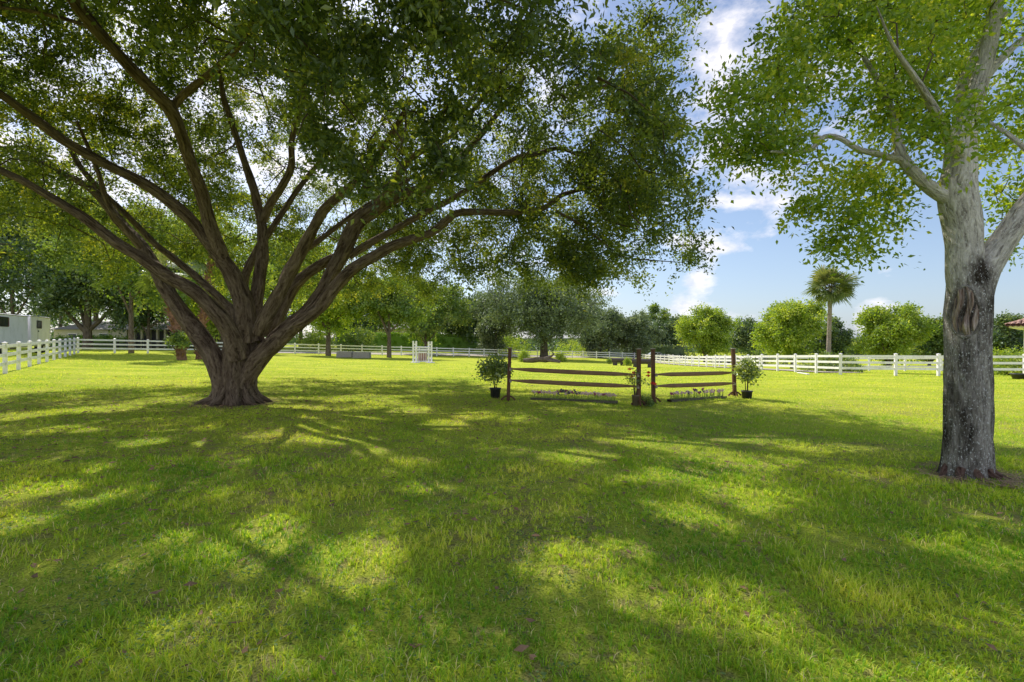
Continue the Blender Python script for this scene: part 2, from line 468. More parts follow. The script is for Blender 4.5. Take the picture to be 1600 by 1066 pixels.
def vnoise(x, y, s, seed):
    r = np.random.default_rng(seed); G = r.random((64, 64))
    x = x * s + 31.7; y = y * s + 17.3
    i = np.floor(x).astype(int); j = np.floor(y).astype(int); fx = x - i; fy = y - j
    fx = fx * fx * (3 - 2 * fx); fy = fy * fy * (3 - 2 * fy)
    g_ = lambda a, b: G[a % 64, b % 64]
    return (g_(i, j) * (1 - fx) + g_(i + 1, j) * fx) * (1 - fy) + (g_(i, j + 1) * (1 - fx) + g_(i + 1, j + 1) * fx) * fy


def grass():
    gr = MB()
    # (y0, y1, per m2, blade height, blade width, segments)
    for (y0, y1, dens, hgt, wid, seg) in [(1.6, 4.0, 4600, .070, .0060, 2), (4.0, 7.0, 2700, .062, .0070, 2), (7.0, 11.0, 1250, .058, .009, 1),
                                          (11.0, 17.0, 520, .055, .012, 1), (17.0, 28.0, 150, .055, .02, 1), (28.0, 46.0, 34, .06, .04, 1)]:
        w0 = 1.12 * y1 + 3.6
        n = int(dens * (y1 - y0) * 2 * w0)
        x = RNG.uniform(-w0, w0, n); y = RNG.uniform(y0, y1, n)
        keep = np.abs(x) < 1.12 * y + 3.4
        x = x[keep]; y = y[keep]
        a = .45 * vnoise(x, y, 1.1, 1) + .35 * vnoise(x, y, 3.3, 2) + .2 * vnoise(x, y, 9, 3)
        k2 = RNG.random(len(x)) < np.clip((a - .24) * 4.2, .14, 1)
        x = x[k2]; y = y[k2]; a = a[k2]
        dd_ = np.minimum(np.hypot(x + 7.45, y - 13.0) / 1.15, np.hypot(x - 5.94, y - 6.31) / .56)
        k3 = RNG.random(len(x)) < np.clip((dd_ + .9 * (vnoise(x, y, 5, 55) - .5) - .62) * 2.2, .06, 1)
        x = x[k3]; y = y[k3]; a = a[k3]; n = len(x)
        # clump into tufts
        if y1 < 12:
            cell = .05 if y1 < 5 else .07
            tx = np.round(x / cell) * cell; ty = np.round(y / cell) * cell
            jx = vnoise(tx, ty, 13.7, 5) - .5; jy = vnoise(tx, ty, 15.1, 6) - .5
            x = tx + jx * cell * 1.6 + (x - tx) * .55; y = ty + jy * cell * 1.6 + (y - ty) * .55
        z = gz(x, y) + small(x, y)
        tall = vnoise(x, y, 2.3, 8)
        h = hgt * RNG.uniform(.35, 1.25, n) * (.55 + .9 * tall ** 1.5 + .25 * (RNG.random(n) < .05))
        az = RNG.uniform(0, 2 * PI, n); lean = RNG.uniform(.25, 1.25, n)
        dx = np.cos(az); dy = np.sin(az)
        fa = az + PI / 2 + RNG.uniform(-.6, .6, n)
        wx = np.cos(fa) * wid * RNG.uniform(.6, 1.3, n) / 2; wy = np.sin(fa) * wid / 2
        tint = np.clip(.26 + .42 * vnoise(x, y, .9, 9) + .22 * (tall - .3) + RNG.normal(0, .12, n), 0, .9)
        dry = RNG.random(n) < np.clip(.10 + .55 * (.42 - a), .05, .4)
        tint = np.where(dry, RNG.uniform(.9, 1, n), tint)
        B = np.stack([x, y, z - .004], -1); W = np.stack([wx, wy, np.zeros(n)], -1)
        L1 = np.stack([dx * h * lean * .35, dy * h * lean * .35, h * .62], -1)
        L2 = np.stack([dx * h * lean, dy * h * lean, h * (1.05 - .45 * lean * .6)], -1)
        if seg == 2:
            V = np.stack([B - W, B + W, B + L1 + W * .8, B + L1 - W * .8, B + L2], 1)
            i0 = np.arange(n)[:, None] * 5
            gr.add(V, [i0 + np.array([[0, 1, 2, 3]]), i0 + np.array([[3, 2, 4]])], c=np.repeat(tint, 5))
        else:
            V = np.stack([B - W, B + W, B + L2], 1)
            gr.add(V, np.arange(n)[:, None] * 3 + np.array([[0, 1, 2]]), c=np.repeat(tint, 3))
    tag(gr.build('grass', M['blade']), 'green lawn grass blades with dry straw coloured stems', 'grass', kind='stuff')
    # low broad leaved weeds
    cl = MB(); n = 26000
    y = 1.8 + RNG.random(n) ** .8 * 6.5; x = RNG.uniform(-1, 1, n) * (1.12 * y + .6)
    m_ = (vnoise(x, y, 1.7, 21) * .6 + vnoise(x, y, 5, 22) * .4) > .52
    x = x[m_]; y = y[m_]; n = len(x)
    z = gz(x, y) + small(x, y) + RNG.uniform(.008, .04, n)
    r = RNG.uniform(.005, .011, n) * (1 + y * .05); az = RNG.uniform(0, 6.28, n)
    C = np.stack([x, y, z], -1)
    V = []
    for k in range(4):
        a = az + k * PI / 2
        V.append(C + np.stack([np.cos(a) * r * (1.3 if k % 2 else .9), np.sin(a) * r * (1.3 if k % 2 else .9), RNG.uniform(-.5, .5, n) * r], -1))
    cl.add(np.stack(V, 1), np.arange(n)[:, None] * 4 + np.array([[0, 1, 2, 3]]), c=np.repeat(RNG.random(n), 4))
    tag(cl.build('low_weeds', M['clover']), 'small round leaved weeds spread through the near lawn', 'weeds', kind='stuff')


grass()


def litter():
    mb = MB(); n = 6500
    x = RNG.normal(-6.5, 5.5, n); y = RNG.normal(10.5, 5.0, n)
    m_ = (y > 1.9) & (y < 26); x = x[m_]; y = y[m_]; n = len(x)
    z = gz(x, y) + small(x, y) + RNG.uniform(.015, .05, n); r = RNG.uniform(.018, .038, n) * (1 + y * .02); az = RNG.uniform(0, 6.28, n)
    C = np.stack([x, y, z], -1); V = []
    for k in range(4):
        a = az + k * PI / 2; q = r * (1.2 if k % 2 else .5)
        V.append(C + np.stack([np.cos(a) * q, np.sin(a) * q, RNG.uniform(-.35, .35, n) * r], -1))
    mb.add(np.stack(V, 1), np.arange(n)[:, None] * 4 + np.array([[0, 1, 2, 3]]))
    tag(mb.build('fallen_leaves', M['dryleaf']), 'brown fallen leaves scattered on the lawn under the oak', 'leaves', kind='stuff')


litter()


# ------------------------------------------------------------------ sun patches on the lawn, cut through the crown leaves
AZ = math.atan2(300 - CX, F)      # measured from +Y toward +X
EL = math.radians(46)
to_sun = Vector((math.sin(AZ) * math.cos(EL), math.cos(AZ) * math.cos(EL), math.sin(EL)))
GAPS = []
for (px, py, w, h, s_) in [
    (400, 832, 62, 26, 1), (370, 860, 70, 18, .6), (562, 870, 55, 38, 1), (492, 885, 22, 45, .9), (260, 850, 26, 40, .8), (575, 935, 30, 60, .85), (430, 930, 40, 30, .5),
    (300, 985, 130, 50, .6), (640, 960, 60, 60, .7), (700, 1000, 80, 60, .75), (420, 1020, 90, 40, .7), (560, 1040, 60, 40, .6), (60, 760, 45, 14, .8), (140, 778, 36, 12, .9), (20, 815, 40, 16, .7), (155, 728, 24, 8, .9),
    (640, 763, 28, 10, .9), (515, 765, 30, 10, .5), (575, 707, 26, 8, 1), (525, 688, 60, 8, .9), (480, 672, 45, 7, .6), (325, 690, 22, 6, .9), (230, 690, 30, 8, .8), (100, 672, 50, 6, .7), (250, 668, 30, 5, .7),
    (690, 664, 34, 9, 1), (640, 640, 30, 6, 1), (745, 650, 30, 6, .8), (560, 622, 60, 5, .6), (600, 632, 40, 5, .8), (460, 640, 40, 7, .7), (510, 650, 40, 6, .6), (560, 655, 30, 5, .6), (150, 640, 60, 7, .7), (40, 650, 50, 7, .7), (260, 625, 50, 6, .6),
    (880, 880, 75, 40, 1), (960, 870, 70, 35, .9), (1000, 930, 90, 40, .95), (1090, 950, 80, 45, .95), (1180, 950, 70, 40, .9), (1250, 1010, 90, 50, .85), (1390, 1030, 90, 45, .8), (850, 960, 40, 45, .7), (930, 1020, 90, 45, .85), (820, 1040, 60, 30, .8),
    (1060, 800, 60, 22, .8), (1120, 830, 50, 18, .5), (1160, 770, 70, 12, .85), (1190, 792, 40, 10, .9), (1060, 745, 60, 9, .7), (1150, 720, 90, 12, .85), (1010, 750, 40, 8, .7), (900, 715, 50, 10, .7), (1060, 700, 70, 8, .7), (1240, 740, 70, 10, .5),
    (980, 690, 50, 8, .6), (1170, 685, 70, 7, .8), (1290, 700, 70, 8, .7), (880, 672, 50, 6, .5), (1330, 745, 60, 12, .5), (1300, 850, 80, 20, .45), (1400, 800, 70, 18, .4), (1500, 860, 80, 20, .8), (1570, 880, 60, 16, .9), (1480, 960, 90, 40, .6), (1560, 960, 60, 40, .6),
    (1400, 900, 70, 25, .5), (1560, 820, 60, 16, .6), (1330, 930, 60, 30, .6), (1580, 1040, 60, 40, .6)]:
    if s_ < .55: continue
    c_ = gp(px, py, 1.8); n_ = gp(px, py + h, 1.5); f_ = gp(px, py - h, 1.8)
    GAPS.append((c_.x, c_.y, w / F * c_.y * 1.05, max(.5 * (f_.y - n_.y), .12) * 1.05, s_))
GAPS = np.array(GAPS)


def open_sun(P):
    """how open the leafage is kept round the sun ray through each point of P (leaves cut out so that sun patches fall on the lawn)"""
    k = (P[:, 2] - gz(P[:, 0], P[:, 1])) / to_sun.z
    x = P[:, 0] - to_sun.x * k; y = P[:, 1] - to_sun.y * k
    wx = x + .22 * (vnoise(x, y, 2.2, 31) - .5) + .12 * (vnoise(x, y, 6, 32) - .5); wy = y + .22 * (vnoise(x, y, 2.4, 33) - .5) + .12 * (vnoise(x, y, 6.5, 34) - .5)
    out = np.zeros(len(P))
    for (cx, cy, rx, ry, s_) in GAPS:
        r = np.sqrt(((wx - cx) / rx) ** 2 + ((wy - cy) / ry) ** 2)
        out = np.maximum(out, s_ * np.clip((1.22 - r) / .35, 0, 1))
    return np.clip(1 + np.log(out ** 1.3 * 1.02 + .01) / 4.6, 0, .995)


# ------------------------------------------------------------------ foliage machinery
def sprays(mb, A, per, nsub, sublen, leaf, mi=0, up=.25, droop=.25, tint0=.5, tvar=.16, tcl=.2, wr=.42, rng=None, center=None, gaps=None):
    """leaf sprays: every anchor in A carries nsub leafy shoots with per leaves each"""
    rng = rng or RNG
    A = np.asarray(A); n = len(A)
    d = rng.normal(size=(n, nsub, 3)); d[..., 2] = d[..., 2] * .75 + up
    if center is not None:
        o = A - np.asarray(center); o /= np.linalg.norm(o, axis=1)[:, None] + 1e-6
        d += o[:, None, :] * .7
    d /= np.linalg.norm(d, axis=-1)[..., None]
    L = sublen * rng.uniform(.55, 1.25, (n, nsub))
    tcol = tint0 + rng.normal(0, tcl, (n, 1)) + rng.normal(0, tcl * .5, (n, nsub))
    t_ = rng.uniform(.1, 1, (n, nsub, per))
    P = A[:, None, None, :] + d[:, :, None, :] * (L[..., None] * t_)[..., None]
    P[..., 2] -= droop * (t_ ** 2) * L[..., None]
    P += rng.normal(0, leaf * .75, P.shape)
    N = n * nsub * per
    P = P.reshape(N, 3)
    ax = rng.normal(size=(N, 3)) + np.repeat(d.reshape(-1, 3), per, axis=0) * .9; ax[:, 2] -= .25
    trep = np.repeat(tcol.reshape(-1), per)
    if gaps is not None:
        o_ = open_sun(P + np.asarray(gaps)); km = rng.random(N) > o_ * .985
        P = P[km]; ax = ax[km]; trep = trep[km]; N = len(P)
    ax /= np.linalg.norm(ax, axis=1)[:, None]
    nb = rng.normal(size=(N, 3)); nb[:, 2] += .7
    w = np.cross(ax, nb); w /= np.linalg.norm(w, axis=1)[:, None] + 1e-9
    nn = np.cross(w, ax)
    s = leaf * rng.uniform(.6, 1.3, N)[:, None]
    V = np.stack([P, P + ax * s * .42 + w * s * wr / 2 + nn * s * .07, P + ax * s, P + ax * s * .42 - w * s * wr / 2 + nn * s * .07], 1)
    tt = np.clip(trep + rng.normal(0, tvar, N), 0, 1)
    mb.add(V, np.arange(N)[:, None] * 4 + np.array([[0, 1, 2, 3]]), mi, c=np.repeat(tt, 4))


def network(mb, nodes, A, step, r0, seed=1, rk=.012, wob=.12, sides=5):
    """twigs: join each anchor to the nearest node of the growing branch skeleton"""
    rng = np.random.default_rng(seed)
    nodes = np.array(nodes); A = np.array(A)
    dist = np.array([np.min(np.sum((nodes - a) ** 2, axis=1)) for a in A])
    buf = np.zeros((len(nodes) + len(A) * 40, 3)); buf[:len(nodes)] = nodes; n = len(nodes)
    for k in np.argsort(dist):
        a = A[k]
        d2 = np.sum((buf[:n] - a) ** 2, axis=1)
        j = int(np.argmin(d2)); b = buf[j]; L = math.sqrt(d2[j])
        if L < step * .4: continue
        m = max(2, int(L / step))
        tt = np.linspace(0, 1, m + 1)[:, None]
        bend = rng.normal(0, wob * L, 3); bend[2] += .10 * L
        pts = b * (1 - tt) + a * tt + bend * np.sin(tt * PI)
        r = (r0 + rk * L) * np.linspace(1, .35, m + 1)
        mb.tube(pts, r, sides, cap=False)
        pn = pts[1:]
        if n + len(pn) < len(buf):
            buf[n:n + len(pn)] = pn; n += len(pn)


def lobes(spec, rng, pix=True):
    """anchor points inside ellipsoids; spec rows (px, py, D, rx, ry, rz, n)"""
    out = []
    for (a, b, c, rx, ry, rz, n) in spec:
        o = np.array(at(a, b, c)) if pix else np.array((a, b, c))
        d = rng.normal(size=(n, 3)); d /= np.linalg.norm(d, axis=1)[:, None]
        r = rng.uniform(.35, 1, n)[:, None] ** .5
        out.append(o + d * r * np.array((rx, ry, rz)))
    return np.concatenate(out)


# ------------------------------------------------------------------ the big oak
def big_oak():
    base = gD(368, 13.0)
    root = thing('spreading_oak_tree', 'huge spreading oak with many brown limbs fanning from one short thick trunk', 'tree', base)
    off = -np.array(base)
    P = lambda rows: ([np.array(at(a, b, c)) + off for a, b, c, w in rows], [w / 2 * c / F / math.sqrt(1 + ((min(max(a, 0), 1600) - CX) / F) ** 2) for a, b, c, w in rows])
    tk = MB()

    def fl(l, th):
        k = math.exp(-l / .36)
        return 1 + k * (.42 + .20 * np.sin(3 * th + .6) + .14 * np.sin(5 * th + 2) + .1 * np.sin(8 * th)) + .055 * np.sin(4 * th + l) + .035 * np.sin(9 * th + l * 2)
    pts = [(0.0, 0, -.15), (0.02, 0, .25), (.06, 0, .7), (.12, 0, 1.2), (.2, 0, 1.65), (.26, 0, 2.0)]
    tk.tube(pts, [.455, .44, .44, .45, .40, .26], 56, step=.06, lump=.05, seed=3, flare=fl)
    tk.build('trunk', M['bark_oak'], root)
    for k in range(11):
        a = 2 * PI * k / 11 + random.uniform(-.2, .2); L = random.uniform(.2, .5); b = a + random.uniform(-.35, .35)
        rt = MB()
        rt.tube([(.36 * math.cos(a), .36 * math.sin(a), .42), (.52 * math.cos(a), .52 * math.sin(a), .12), (.55 * math.cos(a) + L * .5 * math.cos(b), .55 * math.sin(a) + L * .5 * math.sin(b), .03), (.55 * math.cos(a) + L * math.cos(b), .55 * math.sin(a) + L * math.sin(b), -.06)],
                [.13, .12, .075, .03], 24, step=.08, lump=.12, seed=70 + k)
        rt.build('root', M['bark_oak'], root)
    limbs = [
        # px, py, depth, width in photo pixels
        [(352, 645, 12.75, 52), (350, 620, 12.75, 46), (345, 590, 12.75, 42), (334, 558, 12.8, 42), (308, 520, 13.0, 38), (285, 490, 13.1, 34), (262, 455, 13.3, 30), (243, 420, 13.5, 26), (222, 385, 13.8, 24), (186, 345, 14.2, 21), (148, 300, 14.6, 18), (100, 272, 15, 15), (30, 240, 15.5, 12), (-60, 215, 16, 8)],
        [(374, 560, 12.7, 44), (362, 525, 12.5, 40), (345, 497, 12.3, 35), (320, 470, 12.2, 32), (295, 450, 12.1, 30), (262, 432, 12, 29), (222, 404, 11.9, 26), (180, 378, 11.8, 24), (138, 345, 11.7, 22), (90, 315, 11.6, 20), (40, 285, 11.5, 18), (0, 266, 11.4, 17), (-80, 225, 11.2, 12)],
        [(376, 505, 13.3, 26), (356, 479, 13.6, 20), (315, 440, 14, 16), (273, 405, 14.4, 15), (241, 380, 14.7, 14), (200, 338, 15, 13), (160, 300, 15.3, 12), (125, 260, 15.6, 12), (100, 215, 16, 11), (60, 175, 16.4, 10), (-10, 110, 17, 7)],
        [(384, 535, 12.8, 46), (381, 480, 12.7, 40), (367, 437, 12.6, 36), (347, 405, 12.5, 32), (321, 373, 12.3, 27), (299, 345, 12.1, 26), (270, 319, 11.9, 25), (225, 287, 11.6, 23), (165, 256, 11.2, 22), (100, 220, 10.8, 22), (60, 190, 10.5, 21), (0, 147, 10, 20), (-90, 90, 9.5, 14)],
        [(350, 415, 12.6, 32), (343, 389, 12.4, 30), (327, 348, 12.1, 27), (315, 300, 11.7, 26), (296, 250, 11.2, 26), (281, 205, 10.7, 26), (264, 168, 10.3, 27), (220, 123, 9.8, 27), (167, 65, 9.2, 27), (122, 10, 8.7, 27), (70, -60, 8.2, 22)],
        [(268, 172, 10.4, 20), (285, 150, 10.3, 17), (312, 128, 10.1, 15), (345, 100, 9.9, 13), (375, 70, 9.6, 10), (400, 20, 9.3, 7)],
        [(400, 535, 12.9, 34), (399, 491, 13, 29), (404, 443, 13.1, 25), (410, 396, 13.2, 23), (410, 357, 13.3, 20), (403, 325, 13.4, 18), (398, 300, 13.4, 16), (385, 262, 13.5, 14), (370, 215, 13.5, 12), (352, 160, 13.4, 10), (340, 100, 13.3, 7)],
        [(411, 345, 13.3, 18), (422, 320, 13.2, 17), (440, 292, 13, 15), (455, 262, 12.9, 14), (456, 220, 12.7, 12), (470, 170, 12.5, 10), (480, 110, 12.2, 7)],
        [(406, 520, 12.6, 32), (420, 488, 12.4, 29), (436, 459, 12.3, 27), (449, 434, 12.2, 25), (471, 392, 12, 24), (493, 351, 11.8, 21), (512, 322, 11.6, 18), (560, 280, 11.2, 14), (600, 230, 10.8, 11), (640, 160, 10.4, 8)],
        [(420, 525, 13.4, 30), (440, 485, 13.7, 26), (456, 453, 13.9, 23), (475, 432, 14, 21), (503, 413, 14.1, 20), (530, 400, 14.1, 20)],
        [(380, 610, 13, 20), (394, 580, 13, 34), (418, 545, 12.9, 36), (450, 512, 12.8, 30), (482, 483, 12.7, 25), (503, 453, 12.8, 23), (519, 424, 12.9, 24), (535, 396, 13, 28), (557, 350, 13.2, 30), (585, 328, 13.4, 25), (620, 308, 13.6, 20), (665, 292, 13.8, 16), (705, 262, 14, 13), (760, 200, 14.2, 10), (820, 120, 14.5, 7)],
        [(376, 630, 12.9, 24), (386, 592, 12.9, 34), (403, 560, 12.8, 38), (430, 536, 12.7, 36), (461, 509, 12.5, 30), (497, 482, 12.4, 26), (522, 450, 12.3, 24), (551, 421, 12.3, 22), (583, 402, 12.4, 19), (611, 386, 12.5, 18), (645, 374, 12.6, 16), (672, 365, 12.7, 15), (700, 343, 12.8, 14), (722, 332, 12.9, 12), (800, 332, 13.1, 11), (850, 325, 13.2, 9), (878, 305, 13.3, 8), (920, 294, 13.4, 6)],
        [(545, 400, 13.1, 17), (582, 378, 13.3, 14), (614, 360, 13.6, 13), (650, 340, 13.9, 12), (725, 300, 14.2, 11), (800, 250, 14.5, 9), (840, 240, 14.7, 8), (875, 232, 14.8, 7), (910, 245, 14.9, 6), (955, 256, 15, 5)],
        [(385, 470, 13.8, 20), (382, 437, 14.1, 18), (401, 392, 14.5, 15), (430, 350, 15, 12), (470, 290, 15.6, 10), (520, 230, 16.2, 8)],
        [(430, 470, 13.8, 16), (455, 410, 14.6, 13), (500, 375, 15.2, 11), (560, 330, 16, 9), (640, 280, 17, 7)],
        [(590, 325, 13.4, 18), (640, 250, 12.6, 13), (700, 215, 12, 10), (745, 165, 11.5, 8), (800, 90, 11, 6)],
        [(230, 130, 9.9, 12), (150, 50, 10.2, 10), (60, 20, 10.5, 9), (-20, 10, 10.8, 7)],
        [(868, 330, 13.2, 6), (905, 350, 13.2, 5), (950, 385, 13.3, 3)],
        [(225, 390, 13.7, 16), (175, 330, 13.2, 13), (150, 260, 12.9, 10), (120, 190, 12.6, 7)],
    ]
    nodes = []
    for k, rows in enumerate(limbs):
        pts, rad = P(rows)
        mb = MB()
        rad = [r * (.80 if i < 6 else .86) for i, r in enumerate(rad)]
        p2, r2 = mb.tube(pts, rad, 44 if rad[0] > .2 else 24, step=.12, lump=.085, seed=k)
        nodes.append(p2[len(p2) // 3:])
        mb.build('limb', M['bark_oak'], root)
    nodes = np.concatenate(nodes)
    # crown anchors
    rng = np.random.default_rng(5)
    c = np.array((-7.2, 12.6, 4.3)); R = np.array((11.6, 11.2, 8.6))
    A = []
    while len(A) < 1650:
        d = rng.normal(size=3); d /= np.linalg.norm(d)
        if d[2] < -.12: continue
        u = rng.uniform(.50, 1.0) ** .6
        q = d * u * R
        wob = 1 + .10 * math.sin(4 * math.atan2(d[1], d[0]) + 1) + .07 * math.sin(9 * d[0] + 5 * d[2])
        q = q * wob
        p = c + q
        rr = math.hypot(q[0] / R[0], q[1] / R[1])
        zl = 4.9 + 1.3 * (1 - min(rr, 1)) * 2.2
        if rr > .8: zl = 3.9
        if p[2] < zl: continue
        if p[1] < 4.2: continue
        # keep the overhead front part thin so that sun patches reach the near lawn
        nz = math.sin(p[0] * .75 + 1.3) * math.sin(p[1] * .8 + .4) + .5 * math.sin(p[0] * 1.9 + p[2]) * math.sin(p[1] * 1.7 - p[2])
        if nz < -.5 and rng.random() < .6: continue
        ppx = CX + F * p[0] / p[1]; vis = (p[2] - CH) / p[1] < .76
        if vis and ppx < 340 and p[1] < 11.5: continue
        if vis and ppx > 720 and p[1] < 9.5 and rng.random() < .7: continue
        if vis and p[1] < 11.5 and rng.random() < .2: continue
        A.append(p)
    top = []  # unseen crown above the view, added to shade the lawn
    R2 = np.array((12.0, 11.2, 11.5))
    while len(top) < 1050:
        q = np.array((rng.uniform(-19, 4), rng.uniform(4.5, 20), rng.uniform(7.0, 15.8)))
        if ((q - c) ** 2 / R2 ** 2).sum() < 1 and (q[2] - CH) / q[1] > .74: top.append(q)
    A = np.array(A + top)
    extra = lobes([
        (560, 190, 7.6, 1.25, 1.0, .95, 34), (660, 120, 7.8, 1.0, .9, 1.0, 22), (640, 265, 7.8, 1.0, .8, .45, 18), (460, 110, 7.8, 1.1, 1, .8, 18), (250, 40, 7.8, .9, .8, .5, 10),
        (880, 300, 13.2, 2.2, 1.6, 1.0, 30), (950, 320, 13.0, 1.2, 1.5, 1.2, 22), (905, 410, 13.4, .7, 1.0, .5, 12), (985, 240, 12.6, 1.0, 1.5, 1.6, 20),
        (1010, 110, 12.4, 1.1, 1.5, 1.8, 20), (830, 395, 14, 1.3, 1.2, .6, 12), (740, 400, 14.5, 1.2, 1.2, .8, 12), (1040, 20, 12.6, .9, 1.5, 1.2, 12),
        (60, 300, 13.5, 2.0, 2, .8, 14), (110, 120, 14.5, 3.2, 1.5, 1.8, 34), (250, 230, 16, 2.5, 1.5, 1.8, 26), (20, 60, 13.5, 2, 1.5, 1.2, 18), (330, 260, 15.5, 2.5, 2, 1.4, 18), (560, 400, 18, 2.5, 1.5, 1.2, 16), (680, 385, 18, 2.2, 1.5, 1.5, 16), (450, 400, 19, 3, 1.5, 1.5, 14)], rng)
    A = np.concatenate([A, extra])
    # thicken the crown where the lawn under it would otherwise be lit
    sh = A[:, :2] - np.array((to_sun.x, to_sun.y)) * ((A[:, 2:3] - .05) / to_sun.z)
    add = []
    for gy in np.arange(2.2, 15.5, .55):
        for gx in np.arange(-13.5, 8.5, .55):
            ppx = CX + F * gx / gy
            if ppx < -150 or ppx > 1650 or gx < -3.2 - .75 * gy - 1 or (gx > 6.2 - .0 * gy): continue
            if open_sun(np.array([[gx, gy, gzf(gx, gy)]]))[0] > .3: continue
            need = 8 if ppx < 950 else 5
            if gy > 12: need *= .6
            have = int((np.hypot(sh[:, 0] - gx, sh[:, 1] - gy) < .75).sum()) + sum(1 for q in add if math.hypot(q[3] - gx, q[4] - gy) < .75)
            for k in range(int(need) - have):
                for tr_ in range(14):
                    h = rng.uniform(4.5, 15.5); jx, jy = rng.normal(0, .3, 2)
                    q = np.array((gx + jx + to_sun.x / to_sun.z * h, gy + jy + to_sun.y / to_sun.z * h, h + .05))
                    e_ = math.sqrt(((q - c) ** 2 / R2 ** 2).sum())
                    if not (.5 < e_ < 1): continue
                    vis = (q[2] - CH) / q[1] < .74; ppq = CX + F * q[0] / q[1]
                    if vis and (q[1] < 10.5 or (ppq < 620 and q[1] < 13) or q[2] < 5.5 or ppq > 1060) and tr_ < 12: continue
                    if vis and q[1] < 9: continue
                    add.append((*q, gx, gy)); break
    print('crown infill', len(add))
    A = np.concatenate([A, np.array(add)[:, :3]])
    seen = (A[:, 2] - CH) / A[:, 1] < .80
    A = A + off
    tw = MB(); network(tw, nodes, A, .55, .010, 4, .011)
    tw.build('twigs', M['twig'], root)
    lf = MB()
    sprays(lf, A[seen], 28, 9, .82, .112, tint0=.42, rng=rng, center=np.array((-7.2, 12.6, 3.)) + off, droop=.35, tcl=.17, wr=.48, gaps=-off)
    sprays(lf, A[~seen], 13, 8, .85, .165, tint0=.42, rng=rng, droop=.35, tcl=.17, wr=.5, gaps=-off)
    lf.build('crown', M['oakleaf'], root)
    return root


big_oak()


